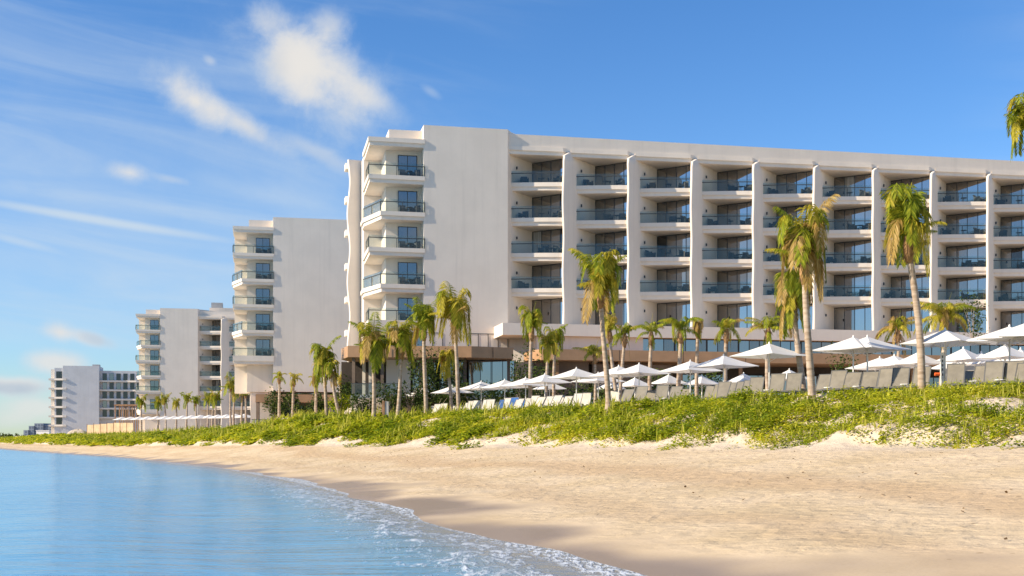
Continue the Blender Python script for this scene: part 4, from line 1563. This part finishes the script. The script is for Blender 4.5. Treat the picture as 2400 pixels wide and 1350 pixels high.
lng = [(1008, 0), (1019, 0), (1034, 0), (1059, 1), (1068, 1), (1088, 0), (1101, 0), (1111, 0), (1136, 0), (1145, 0), (1159, 1), (1172, 0, 'sling_blue'), (1186, 0),
       (1199, 0, 'sling_blue'), (1209, 0), (1223, 1, 'sling_blue'), (1236, 1), (1248, 0), (1258, 0), (1281, 0), (1297, 0), (1306, 1), (1322, 1), (1348, 1), (1370, 1),
       (1436, 1), (1464, 0), (1498, 0), (1520, 1), (1548, 0), (1577, 0), (1597, 1), (1661, 1), (1679, 0), (1693, 0), (1718, 0), (1735, 0), (1750, 0), (1769, 0),
       (1818, 0), (1858, 0), (1927, 0), (1960, 0), (1993, 0), (2034, 0), (2073, 0), (2108, 0), (2156, 0), (2238, 0), (2266, 1), (2297, 0), (2327, 0), (2371, 0), (2399, 0), (2432, 0)]
for i, e in enumerate(lng):
    px, back_row = e[0], e[1]
    mat = e[2] if len(e) > 2 else ('sling_white' if px < 1440 else 'sling')
    D = row_D(px) - 1.0 + back_row * 3.5 + rnd.uniform(-.3, .3)
    col = 'blue-towelled' if mat == 'sling_blue' else ('pale' if mat == 'sling_white' else 'taupe')
    t = thing('sun_lounger', '%s sun lounger with raised back, %s from the left along the dune' % (col, ordinal(i)), 'sun lounger', (GX(px, D), D, TZ),
              R(-33 + rnd.uniform(-7, 7)), 'sun loungers on the beach terrace')
    frame, leg, seat, backr, bfr = LG[(mat, rnd.choice((52, 64)))]
    lobj('frame', frame, t)
    for sx in (-1, 1):
        for y in (-0.85, 0.32):
            lobj('leg', leg, t, (sx * 0.33, y, 0))
    lobj('seat', seat, t)
    lobj('backrest', backr, t)
    lobj('backrest_frame', bfr, t)

# little white side tables between some loungers
side_t = MB().tube([(0, 0, 0), (0, 0, 0.03)], [0.16, 0.16], 10).tube([(0, 0, .03), (0, 0, .42)], [0.04, 0.04], 8).tube([(0, 0, .42), (0, 0, .45)], [0.22, 0.22], 12).mesh('side_table', 'white_paint')
for i, px in enumerate([1560, 1590, 1800, 1942, 2010, 2122, 2283, 2345]):
    D = row_D(px) - 1.2
    tag(obj('side_table', side_t, None, (GX(px, D), D, TZ)), 'small round white table between loungers, %s from the left' % ordinal(i), 'side table', 'side tables')

# rescue board leaning on its white stand, with orange floats
D = 50.0
bd = thing('rescue_board', 'tall white board standing upright beside the right-hand palm', 'board', (GX(2209, D), D, TZ))
MB().prism([(GX(2205, D), D), (GX(2213, D), D), (GX(2213, D), D + .06), (GX(2205, D), D + .06)], TZ + 0.05, CAMZ + (HZ - 826) / F * D).build('board', 'white_paint', bd)
MB().box(GX(2190, D), GX(2222, D), D - .15, D + .2, TZ - 0.02, TZ + 0.22).build('base', 'white_paint', bd)
for k, py in enumerate((836, 846, 856, 866, 878)):
    z = CAMZ + (HZ - py) / F * D
    MB().box(GX(2207.5, D), GX(2210.5, D), D - 0.012, D - 0.002, z - 0.05, z + 0.05).build('mark', 'frame_grey', bd)
tag(MB().tube([PT(2191, 877, 50.2), PT(2211, 877, 50.2)], [0.07, 0.07], 8).build('rescue_float', 'orange', None), 'orange rescue float hanging by the white board', 'float')
kio = thing('beach_kiosk', 'low cream kiosk counter behind the loungers at the right', 'kiosk', (GX(2262, 66), 66, TZ))
MB().box(GX(2232, 66), GX(2290, 66), 66, 67.2, TZ, CAMZ + (HZ - 852) / F * 66).build('counter', 'sling_white', kio)
MB().box(GX(2229, 66), GX(2293, 66), 65.8, 67.4, CAMZ + (HZ - 852) / F * 66, CAMZ + (HZ - 849) / F * 66).build('worktop', 'white_paint', kio)
# timber bollard box with a grey door near the pavilion palms
bx = thing('shower_post', 'timber-sided outdoor shower post standing in the grass by the pavilion palms', 'shower', (GX(903, 98), 98, TZ - 0.3))
MB().box(GX(896, 98), GX(902, 98), 97.8, 98.3, 3.2, CAMZ + (HZ - 940) / F * 98).build('side_panel', 'timber', bx)
MB().box(GX(902, 98) + .01, GX(911, 98), 97.85, 98.25, 3.2, CAMZ + (HZ - 941) / F * 98).build('panel', 'concrete', bx)

# ------------------------------------------------------------------ palms


def frond_curve(kind, L):
    """points of the midrib in the x-z plane"""
    pts = [Vector((0, 0, 0))]
    n = 12
    for k in range(n):
        s = (k + 0.5) / n
        if kind == 'spear':
            th = 86 - 14 * s
        elif kind == 'arch':
            th = 68 - 95 * s
        elif kind == 'arch_low':
            th = 35 - 110 * s
        elif kind == 'up':
            th = 80 - 62 * s * s
        elif kind == 'spread':
            th = 52 - 62 * s
        elif kind == 'hang':
            th = -30 - 55 * min(1, s * 2)
        else:
            b = float(kind)     # rises steeply, folds over at b, then hangs
            f = min(max((s - b) / 0.38, 0), 1)
            f = f * f * (3 - 2 * f)
            th = 80 - 6 * s - 158 * f
        pts.append(pts[-1] + Vector((math.cos(R(th)), 0, math.sin(R(th)))) * (L / n))
    return pts


def frond_mesh(kind, mat, seed, L=2.4, leaf=0.56):
    rr = random.Random(seed)
    pts = frond_curve(kind, L)
    mb = MB()
    n = len(pts)

    def at(s):
        x = s * (n - 1)
        i = min(int(x), n - 2)
        return pts[i] + (pts[i + 1] - pts[i]) * (x - i), (pts[i + 1] - pts[i]).normalized()
    # midrib: three-sided
    vs, fs = [], []
    for i in range(0, n, 2):
        r = 0.028 * (1 - i / (n - 1)) + 0.006
        p = pts[i]
        vs += [p + Vector((0, r, 0)), p + Vector((0, -r, 0)), p + Vector((-r, 0, -r))]
    m = len(vs) // 3
    for i in range(m - 1):
        for k in range(3):
            fs.append((i * 3 + k, i * 3 + (k + 1) % 3, i * 3 + 3 + (k + 1) % 3, i * 3 + 3 + k))
    mb.add(vs, fs)
    cnt = 38
    for side in (-1, 1):
        for k in range(cnt):
            s = 0.13 + 0.87 * (k + rr.uniform(-.3, .3)) / (cnt - 1)
            s = min(max(s, 0.1), 0.999)
            p, t = at(s)
            l = leaf * (0.35 + 0.65 * math.sin(math.pi * min(1, 0.12 + s * 0.86)) ** 0.7) * rr.uniform(0.75, 1.15)
            lat = Vector((0, side, 0))
            if kind == 'spear':
                d = (t * 1.0 + lat * 0.18).normalized()
                l *= 0.6
            else:
                d = (t * 0.55 + lat * 0.75 + Vector((0, 0, -0.42 - 0.25 * rr.random()))).normalized()
            mid = p + d * l * 0.5
            tip = p + d * l * 0.92 + Vector((0, 0, -0.22 * l * rr.uniform(0.6, 1.4)))
            wv = t.cross(d)
            wv = d.cross(wv).normalized() * 0.026
            mb.add([p, mid + wv, tip, mid - wv], [(0, 1, 2, 3)])
    return mb.mesh('frond', mat)


FR = {}


def frond(kind, mat, var):
    key = (kind, mat, var)
    if key not in FR:
        FR[key] = frond_mesh(kind, mat, hash((str(kind), mat, var)) % 9999 if False else (len(FR) * 37 + 5))
    return FR[key]


FIBRE = None


def palm(label, bpx, D, zb, apx, apy, spear_px, style, seed, group='palms along the dune', nf=22, yel=0.3, brown=0.2, r0=0.17, lean=0.0, full=True, spread=1.12):
    rr = random.Random(seed)
    r0 *= 0.88
    nf = max(12, int(nf * 0.95))
    base = Vector((GX(bpx, D), D, zb))
    apex = PT(apx, apy, D)
    t = thing('palm_tree', label, 'palm', base, 0.0, group)
    h = apex.z - base.z
    pts, rad = [], []
    n = 44
    ph = rr.uniform(0, 6.28)
    for k in range(n + 1):
        s = k / n
        bend = math.sin(s * math.pi) * lean
        p = Vector((apex.x - base.x, 0, h)) * s
        p.x += bend + 0.04 * math.sin(5 * s + ph)
        p.y += 0.03 * math.sin(4 * s + ph * 2)
        pts.append(p)
        flare = 1.0 + 0.55 * max(0, 1 - s * 9) ** 1.5
        rad.append(r0 * flare * (1.0 - 0.30 * s) * (1.0 + 0.07 * (k % 2) + rr.uniform(-.02, .02)))
    pts[0].z -= 0.35
    MBt = MB().tube(pts, rad, 10)
    lobj('trunk', MBt.mesh('trunk', 'trunk', True), t)
    top = pts[-1]
    sc = spear_px / F * D / 2.4 * (1.08 if style == 'tuft' else 1.0)
    if style == 'tuft' and brown < 0.5:
        brown *= 0.6
    if full:
        # swollen fibrous boot with old stubs
        fb = MB()
        a = top + (pts[-5] - top) * 0.9
        fb.tube([a - Vector((0, 0, 0.45)), a, a + (top - a) * 0.5, top + Vector((0, 0, 0.12))], [r0 * 0.8, r0 * 1.35, r0 * 1.25, r0 * 0.7], 9)
        for k in range(11):
            az = 2 * math.pi * k / 11 + rr.uniform(-.3, .3)
            dr = Vector((math.cos(az), math.sin(az), 0))
            q = a + dr * r0 * 1.1 + Vector((0, 0, rr.uniform(-.35, .35)))
            e = q + dr * rr.uniform(.06, .22) + Vector((0, 0, rr.uniform(-.5, .3)))
            fb.add([q + Vector((0, 0, .06)), q - Vector((0, 0, .06)), e], [(0, 1, 2)])
        lobj('leaf_base', fb.mesh('leaf_base', 'fibre', True), t)
    else:
        lobj('leaf_base', MB().tube([top - Vector((0, 0, .4)), top - Vector((0, 0, .1)), top + Vector((0, 0, .15))], [r0 * .8, r0 * 1.2, r0 * .7], 8).mesh('leaf_base', 'fibre', True), t)
    kinds = []
    if style == 'tuft':
        kinds = ['spear'] * 2 + [0.60, 0.53, 0.46, 0.40, 0.34, 0.28, 0.22, 0.15, 0.07, 'up', 'arch', 'spread', 0.56] * 3
        kinds = kinds[:2] + rr.sample(kinds[2:], min(nf - 2, len(kinds) - 2))
    elif style == 'mop':
        kinds = ['spear'] + [0.30, 0.22, 0.16, 0.10, 0.06, 'hang', 'hang'] * 4
        kinds = kinds[:1] + rr.sample(kinds[1:], min(nf - 1, len(kinds) - 1))
    else:
        kinds = ['spear'] + ['arch', 'spread', 'arch', 'arch_low', 0.3, 'arch_low', 'hang', 0.2] * 3
        kinds = kinds[:1] + rr.sample(kinds[1:], min(nf - 1, len(kinds) - 1))
    for i, kd in enumerate(kinds):
        u = rr.random()
        low = kd == 'hang' or (not isinstance(kd, str) and kd < 0.14)
        if u < brown * (1.8 if low else 0.6):
            m = 'frond_brown'
        elif u < brown * (1.8 if low else 0.6) + yel:
            m = 'frond_yellow'
        else:
            m = 'frond_green'
        if kd == 'spear':
            m = 'frond_yellow' if rr.random() < 0.5 else 'frond_green'
        s = sc * rr.uniform(0.82, 1.12) * (0.72 if kd == 'spear' else (0.8 if kd == 'hang' else (0.60 if style == 'tuft' and kd in ('arch', 'spread') else 1.0)))
        az = 2.399963 * i + rr.uniform(-.35, .35)
        lobj('frond', frond(kd, m, rr.randrange(3)), t, top + Vector((0, 0, rr.uniform(-.12, .1))), (rr.uniform(-.1, .1), rr.uniform(-.1, .1), az), (s * spread, s * spread, s))
    return t


G = TZ - 0.1
palm('palm crown hanging in from the right edge of the picture', 2452, 46, G, 2412, 305, 118, 'tuft', 1, nf=30, yel=.3, brown=.3, r0=.16, spread=1.2)
palm('tall leaning palm with a dense drooping crown left of the big right parasol', 2161, 49.5, G - .3, 2128, 560, 150, 'tuft', 2, nf=30, yel=.25, brown=.12, r0=.185, lean=0.12, spread=.98)
palm('tall palm with thick straight trunk and large browned hanging crown', 1902, 50.5, G - .55, 1885, 615, 165, 'tuft', 3, nf=32, yel=.3, brown=.62, r0=.185, lean=0.02, spread=.95)
palm('second trunk close behind the browned palm, crown hanging below it', 1884, 57, G, 1858, 690, 125, 'mop', 4, nf=24, yel=.35, brown=.2, r0=.18)
palm('bushy golden palm right behind the big right parasol', 2208, 62, G, 2213, 745, 95, 'open', 5, nf=24, yel=.6, brown=.2, r0=.17, spread=0.85)
palm('low palm with yellow hanging fronds left of the leaning trunk', 2104, 78, G, 2105, 772, 70, 'open', 6, nf=18, yel=.45, brown=.2, r0=.16, spread=.9)
palm('spreading palm with one long yellow frond above the central right parasol', 1799, 74, G, 1800, 772, 62, 'open', 7, nf=18, yel=.4, brown=.12, r0=.17)
palm('green palm with upright arching fronds, left of the spreading palm', 1698, 80, G, 1703, 775, 72, 'open', 8, nf=18, yel=.25, brown=.05, r0=.17, spread=.72)
palm('palm with rusty drooping crown between two green palms mid-facade', 1634, 82, G, 1634, 762, 36, 'mop', 9, nf=18, yel=.3, brown=.5, r0=.16)
palm('broad green palm left of the rusty-crowned palm', 1590, 80, G, 1594, 775, 72, 'open', 10, nf=20, yel=.3, brown=.08, r0=.19, spread=.85)
palm('medium green palm in front of the third facade bay', 1523, 82, G, 1525, 780, 62, 'open', 11, nf=18, yel=.25, brown=.1, r0=.17, spread=.75)
palm('dark green palm right of the tall slender palm', 1452, 84, G, 1463, 785, 72, 'open', 12, nf=18, yel=.15, brown=.1, r0=.16, spread=.65)
palm('leaning palm trunk hidden behind the tall slender palm', 1448, 78, G, 1428, 774, 54, 'tuft', 13, nf=16, yel=.5, brown=.3, r0=.15)
palm('tall slender palm with a narrow upright plume before the second bay', 1426, 64, G - .3, 1408, 682, 118, 'tuft', 14, nf=30, yel=.25, brown=.15, r0=.175)
palm('low palm with wide wispy fronds against the bronze fascia', 1393, 90, G, 1396, 828, 48, 'open', 15, nf=14, yel=.35, brown=.1, r0=.14, spread=1.25)
palm('right one of the paired dark palms beside the restaurant corner', 1298, 92, G, 1300, 806, 58, 'tuft', 16, nf=20, yel=.1, brown=.05, r0=.16)
palm('left one of the paired palms beside the restaurant corner', 1281, 89, G, 1282, 818, 55, 'tuft', 17, nf=20, yel=.3, brown=.08, r0=.16)
palm('pale-trunked palm with feathery crown before the first facade bay', 1240, 88, G, 1247, 770, 72, 'tuft', 18, nf=22, yel=.4, brown=.2, r0=.18)
palm('slender palm with tall golden plume in front of the blank wall', 1078, 92, G - .3, 1064, 752, 106, 'tuft', 19, nf=28, yel=.6, brown=.2, r0=.19)
palm('short yellow palm half hidden behind the golden plume', 1060, 99, G, 1048, 840, 58, 'mop', 20, nf=22, yel=.6, brown=.15, r0=.17)
palm('straight palm with compact dark crown left of the golden plume', 998, 94, G - .3, 994, 769, 76, 'tuft', 21, nf=28, yel=.15, brown=.3, r0=.2)
palm('palm with long fibrous neck and olive crown by the pavilion', 931, 96, G - .3, 942, 815, 90, 'tuft', 22, nf=28, yel=.3, brown=.25, r0=.19)
palm('palm with ragged brown-green crown at the left end of the pavilion', 876, 96, G - .3, 875, 824, 86, 'tuft', 23, nf=28, yel=.25, brown=.3, r0=.2)
palm('left trunk of the crossed pair on the dune mound, big dark crown', 768, 108, 3.7, 757, 858, 70, 'tuft', 24, nf=30, yel=.15, brown=.08, r0=.19)
palm('right leaning trunk of the crossed pair on the dune mound', 797, 107, 3.7, 774, 866, 50, 'mop', 25, nf=20, yel=.2, brown=.1, r0=.19)
palm('small bright palm standing left of the pavilion column', 797, 118, 4.4, 797, 888, 40, 'open', 26, nf=14, yel=.55, brown=0.02, r0=.15, spread=.7)
palm('small bright green palm nearest the second tower column', 655, 138, 4.4, 654, 884, 34, 'open', 27, nf=14, yel=.3, brown=0.02, r0=.19, spread=.75)
palm('small yellow palm before the second tower canopy', 684, 138, 4.4, 690, 890, 38, 'open', 28, nf=14, yel=.8, brown=0.02, r0=.19, spread=.75)
palm('small palm in shade right of the yellow one by the second tower', 741, 136, 4.4, 740, 892, 36, 'open', 29, nf=14, yel=.4, brown=0.02, r0=.19, spread=.7)
far_p = [(541, 186, 540, 912, 34), (566, 190, 568, 916, 26), (576, 186, 576, 928, 22), (548, 190, 548, 925, 26), (506, 214, 505, 940, 26), (497, 220, 499, 946, 20), (486, 222, 488, 940, 22),
         (461, 224, 459, 947, 22), (437, 226, 438, 942, 26), (414, 228, 413, 950, 20), (389, 232, 386, 944, 24), (371, 232, 369, 948, 22), (331, 240, 331, 952, 26)]
names = ['tallest dark palm of the clump beside the second tower base', 'dark palm just right of the tallest in the far clump', 'lowest palm at the right end of the far clump', 'palm tucked behind the tallest of the far clump']
for i, (bp, D, ap, apy, sp) in enumerate(far_p):
    lab = names[i] if i < 4 else 'small far palm before the third tower, %s from its right end' % ordinal(i - 4)
    palm(lab, bp, D, CAMZ + (HZ - 1011) / F * D, ap, apy, sp * 1.15, 'tuft', 60 + i, 'far palms', nf=18, yel=.28, brown=.12, r0=.21, full=False, spread=1.15)

# ------------------------------------------------------------------ shrubs


def leaf_cloud(rr, n, size, rad, clumps=9, mat='shrub_leaf', name='foliage'):
    """leaf-sized faces gathered in uneven clumps"""
    cs = []
    for _ in range(clumps):
        a = rr.uniform(0, 6.28)
        r = math.sqrt(rr.random()) * 0.75
        cs.append((Vector((math.cos(a) * r * rad[0], math.sin(a) * r * rad[1], rr.uniform(0.25, 0.95) * rad[2])), rr.uniform(.28, .5)))
    mb = MB()
    for _ in range(n):
        c, cr = rr.choice(cs)
        d = Vector((rr.gauss(0, 1), rr.gauss(0, 1), rr.gauss(0, 1))).normalized() * (rr.random() ** 0.4) * cr
        p = c + Vector((d.x * rad[0], d.y * rad[1], d.z * rad[2]))
        p.z = max(p.z, 0.03)
        a = Vector((rr.gauss(0, 1), rr.gauss(0, 1), rr.gauss(0, .6))).normalized()
        b = a.cross(Vector((rr.gauss(0, 1), rr.gauss(0, 1), rr.gauss(0, 1)))).normalized()
        s = size * rr.uniform(.6, 1.3)
        mb.add([p - a * s * .5, p + b * s * .28, p + a * s * .5, p - b * s * .28], [(0, 1, 2, 3)])
    return mb.mesh(name, mat)


def shrub(label, px, D, z, w, h, seed, n=900, size=.22, mat='shrub_leaf', group='shrubs on the terrace', loose=False):
    rr = random.Random(seed)
    t = thing('shrub', label, 'shrub', (GX(px, D), D, z), 0, group)
    lobj('foliage', leaf_cloud(rr, n, size, (w / 2, w / 2 * .7, h), 14 if loose else 11, mat), t)
    st = MB()
    for k in range(5):
        a = rr.uniform(0, 6.28)
        st.tube([(0.08 * math.cos(a), 0.08 * math.sin(a), -.1), (w * .12 * math.cos(a), w * .12 * math.sin(a), h * .4), (w * .3 * math.cos(a), w * .22 * math.sin(a), h * .8)], [.035, .025, .01], 5)
    lobj('stem', st.mesh('stem', 'trunk'), t)
    return t


sh = [('tall climbing shrub covering the pavilion glass', 1000, 104.6, 4.0, 3.6, 5.4, 1500, True), ('leafy shrub left of the pavilion dining window', 1062, 105, 4.0, 2.6, 4.6, 900, True),
      ('rounded shrub under the pavilion between palm trunks', 962, 103.5, 3.9, 3.6, 3.0, 1000, False), ('dense low shrub below the leftmost parasols', 1020, 103, 3.9, 4.2, 1.9, 1100, False),
      ('dark hedge shrub behind the pale loungers', 1110, 101, 3.9, 5.0, 2.4, 1300, False), ('hedge shrub behind the blue-towelled loungers', 1200, 97, 3.9, 4.8, 2.0, 1200, False),
      ('bare-topped shrub against the stone wall beside the restaurant', 1222, 104.5, 3.9, 3.2, 5.2, 800, True), ('shrub at the restaurant corner under the bronze fascia', 1268, 103, 3.9, 3.2, 4.2, 900, True),
      ('hedge shrub under the restaurant, left of the tall slender palm', 1340, 98, 3.9, 5.6, 2.3, 1300, False), ('shrub right of the tall slender palm base', 1455, 92, 3.9, 4.6, 2.1, 1200, False),
      ('shrub behind loungers mid-terrace', 1530, 92, 3.9, 4.6, 2.7, 1200, False), ('shrub beneath the broad green palm', 1610, 92, 3.9, 4.6, 2.5, 1200, False), ('shrub left of the dark restaurant front', 1690, 94, 3.9, 4.2, 2.8, 1100, False),
      ('shrub in the planter beside the second tower column', 645, 140, 4.2, 3.4, 3.0, 900, False), ('shrub in front of the second tower windows', 690, 139, 4.2, 3.6, 2.6, 900, False),
      ('dark shrub at the right end of the second tower windows', 745, 138, 4.2, 3.2, 2.4, 900, False), ('shrub between the crossed palms and the pavilion', 812, 112, 4.2, 3.0, 3.0, 800, True),
      ('yellow-green bush on the slope left of the pavilion wall', 798, 109, 4.2, 2.4, 1.6, 700, False), ('palm-like shrub on the podium terrace at the right', 2280, 112, CAMZ + 9.4, 3.2, 3.8, 700, True),
      ('climber on the restaurant edge behind the right parasols', 1985, 104, CAMZ + 3.0, 3.6, 4.6, 800, True), ('bush in front of the pavilion columns', 912, 103, 3.9, 3.6, 2.4, 900, False), ('grey-green shrub between the two left pavilion palms', 850, 102, 3.7, 2.6, 1.9, 700, True)]
for i, (lab, px, D, z, w, h, n, lo) in enumerate(sh):
    shrub(lab, px, D, z, w, h, 100 + i, n, .24 if D < 120 else .32, 'dune_leaf' if 'yellow-green' in lab else 'shrub_leaf', loose=lo)
ft = MB()
for i in range(3):
    t = thing('far_tree', ['leftmost dark tree cluster on the far shore', 'low dark tree left of the far building', 'small dark tree between the far trees'][i], 'tree', (GX((8, 48, 24)[i], 860), 860, 2.0), 0, 'far trees')
    lobj('crown', leaf_cloud(random.Random(300 + i), 260, 1.6, ((6, 4, 3)[i], 3, (5.5, 5, 4)[i]), 8, 'far_leaf', 'crown'), t)
    lobj('trunk', MB().tube([(0, 0, -1), (0, 0, 2)], [.25, .15], 6).mesh('trunk', 'trunk'), t)

# ------------------------------------------------------------------ dune vegetation (ground cover nobody could count)


def scatter(n, t0, t1, a0, a1, power=1.0, seed=0):
    rs = np.random.RandomState(seed)
    # sample along the shore with weight by length, thinned with distance
    i0 = int(np.searchsorted(tparam, t0))
    i1 = int(np.searchsorted(tparam, t1)) - 1
    mid = 0.5 * (cT + cC)[:, :2]
    seg = np.linalg.norm(np.diff(mid, axis=0), axis=1)
    wdt = np.linalg.norm((cC - cT)[:-1, :2], axis=1)
    dist = np.linalg.norm(mid[:-1], axis=1)
    w = seg * wdt / np.maximum(dist, 25) ** power
    w = w[i0:i1]
    c = np.concatenate([[0], np.cumsum(w)])
    u = rs.rand(n) * c[-1]
    k = np.clip(np.searchsorted(c, u) - 1, 0, len(w) - 1)
    ti = i0 + k + (u - c[k]) / np.maximum(w[k], 1e-9)
    a = a0 + (a1 - a0) * rs.rand(n)
    x, y, z, d = terrain_at(ti, a)
    return x, y, z, a, rs


def cover_mask(x, y, a):
    m = fbm(x * 0.30, y * 0.30, 77, 4)
    foot = 0.94 + 0.30 * (fbm(x * 0.30, y * 0.30, 55, 4) - 0.45) * 2
    grow = np.clip((a - foot) / 0.22, 0, 1) ** 1.3
    gap = np.clip((m - 0.34) / 0.12, 0, 1) * 0.93 + 0.07
    return grow * gap


def leaves_mesh(name, x, y, z, rs, size, hmax, mat):
    """small folded diamond leaves, each its own island"""
    n = len(x)
    az = rs.rand(n) * 2 * np.pi
    tilt = rs.rand(n) * 1.1 - 0.45
    s = size * (0.55 + 0.9 * rs.rand(n))
    h = rs.rand(n) ** (0.8 if name in ('dune_creeper', 'dune_vine') else 1.6) * hmax
    c = np.stack([x, y, z + 0.02 + h], 1)
    ax = np.stack([np.cos(az) * np.cos(tilt), np.sin(az) * np.cos(tilt), np.sin(tilt)], 1)
    bx = np.stack([-np.sin(az), np.cos(az), 0.5 * (rs.rand(n) - 0.5)], 1)
    v = np.empty((n, 4, 3))
    v[:, 0] = c - ax * (s * .5)[:, None]
    v[:, 1] = c + bx * (s * .30)[:, None] + ax * (s * .05)[:, None]
    v[:, 2] = c + ax * (s * .5)[:, None]
    v[:, 3] = c - bx * (s * .30)[:, None] + ax * (s * .05)[:, None]
    return quick_quads(name, v, mat)


def quick_quads(name, v, mat):
    n = len(v)
    me = bpy.data.meshes.new(name)
    me.vertices.add(n * 4)
    me.vertices.foreach_set('co', v.reshape(-1).astype(np.float32))
    me.loops.add(n * 4)
    me.loops.foreach_set('vertex_index', np.arange(n * 4, dtype=np.int32))
    me.polygons.add(n)
    me.polygons.foreach_set('loop_start', np.arange(0, n * 4, 4, dtype=np.int32))
    me.update(calc_edges=True)
    me.validate()
    set_mat(me, mat)
    return me


def stuff(name, me, label, cat):
    o = obj(name, me)
    o['kind'] = 'stuff'
    o['label'] = label
    o['category'] = cat
    return o


def creeper(n, t0, t1, seed, label, name='dune_creeper', mat='dune_leaf', mask=None):
    x, y, z, a, rs = scatter(n, t0, t1, 0.88, 2.12, 1.25, seed)
    keep = rs.rand(len(x)) < cover_mask(x, y, a)
    if mask is not None:
        keep &= fbm(x * 0.42, y * 0.42, mask, 3) > 0.60
    x, y, z = x[keep], y[keep], z[keep]
    nl = 22
    dist = np.repeat(np.hypot(x, y), nl)
    rad = np.repeat((0.16 + 0.30 * rs.rand(len(x))) * np.clip(np.hypot(x, y) / 55, 0.85, 5.0), nl)
    hgt = np.repeat(0.10 + 1.0 * np.clip(fbm(x * 0.7, y * 0.7, 91, 3) - 0.33, 0, 1) + 0.12 * rs.rand(len(x)), nl)
    ra = rs.rand(len(rad)) * 2 * np.pi
    rr_ = np.sqrt(rs.rand(len(rad)))
    x = np.repeat(x, nl) + np.cos(ra) * rr_ * rad
    y = np.repeat(y, nl) + np.sin(ra) * rr_ * rad
    z = np.repeat(z, nl) - 0.03
    hgt = hgt * (1.05 - 0.75 * rr_ ** 2)
    sz = 0.14 * np.clip(dist / 52, 0.8, 6.0)
    stuff(name, leaves_mesh(name, x, y, z, rs, sz, hgt * (1.35 if mask else 1.0), mat), label, 'plants')


creeper(36000, 2.2, 12.5, 1, 'bright green broad-leaved creeper covering the dune face')
creeper(26000, 2.2, 11.0, 8, 'patches of darker green vine among the dune creeper', 'dune_vine', 'vine_leaf', 203)
creeper(4200, 12.5, 15.4, 6, 'low green cover on the far dune at the left end of the beach')

# grass blades in tufts
x, y, z, a, rs = scatter(11000, 2.2, 12.5, 0.98, 2.12, 1.2, 2)
tuftm = fbm(x * 0.55, y * 0.55, 123, 3)
pr = cover_mask(x, y, a) * np.clip((tuftm - 0.40) / 0.18, 0.06, 1) * np.where(a > 1.75, 1.0, 0.65)
keep = rs.rand(len(x)) < pr
x, y, z, a = x[keep], y[keep], z[keep], a[keep]
dist = np.hypot(x, y)
# a few blades per root
rep = 5
x = np.repeat(x, rep) + rs.normal(0, .06, len(x) * rep)
y = np.repeat(y, rep) + rs.normal(0, .06, len(y) * rep)
z = np.repeat(z, rep)
dist = np.repeat(dist, rep)
n = len(x)
az = rs.rand(n) * 2 * np.pi
H = (0.22 + 0.62 * rs.rand(n) ** 2.0) * np.clip(dist / 60, 0.9, 1.5)
lean = 0.12 + 0.55 * rs.rand(n)
wd_ = 0.019 * np.clip(dist / 45, 0.8, 2.6)
dx, dy = np.cos(az), np.sin(az)
sx, sy = -dy * wd_, dx * wd_
p0 = np.stack([x, y, z - 0.03], 1)
p1 = np.stack([x + dx * H * lean * .35, y + dy * H * lean * .35, z + H * .6], 1)
p2 = np.stack([x + dx * H * lean, y + dy * H * lean, z + H * (1 - .25 * lean)], 1)
side = np.stack([sx, sy, np.zeros(n)], 1)
v = np.empty((2 * n, 4, 3))
v[:n, 0], v[:n, 1], v[:n, 2], v[:n, 3] = p0 - side, p0 + side, p1 + side * .9, p1 - side * .9
v[n:, 0], v[n:, 1], v[n:, 2], v[n:, 3] = p1 - side * .9, p1 + side * .9, p2 + side * .15, p2 - side * .15
order = np.stack([np.arange(n), np.arange(n) + n], 1).ravel()
stuff('dune_grass', quick_quads('dune_grass', v[order], 'dune_blade'), 'tall yellow-green grass blades along the dune crest', 'grass')

# dead leaves and stems lying on the sand between the plants
x, y, z, a, rs = scatter(16000, 2.2, 10.0, 0.99, 2.0, 1.0, 3)
keep = rs.rand(len(x)) < np.clip((a - 0.98) / 0.1, 0, 1) * 0.8
stuff('leaf_litter', leaves_mesh('leaf_litter', x[keep], y[keep], z[keep], rs, 0.10, 0.10, 'dry_leaf'), 'dead straw-coloured leaves among the dune plants', 'leaf litter')

# scraps of dry weed and shell left along the old tide lines
x, y, z, a, rs = scatter(520, 2.4, 8.0, 0.30, 0.97, 0.6, 4)
keep = rs.rand(len(x)) < np.clip((fbm(x * 0.4, y * 0.4, 140, 3) - 0.38) / 0.15, 0.05, 1)
stuff('beach_litter', leaves_mesh('beach_litter', x[keep], y[keep], z[keep], rs, 0.085, 0.02, 'dark_weed'), 'scraps of dry brown weed strewn over the open sand', 'weed')
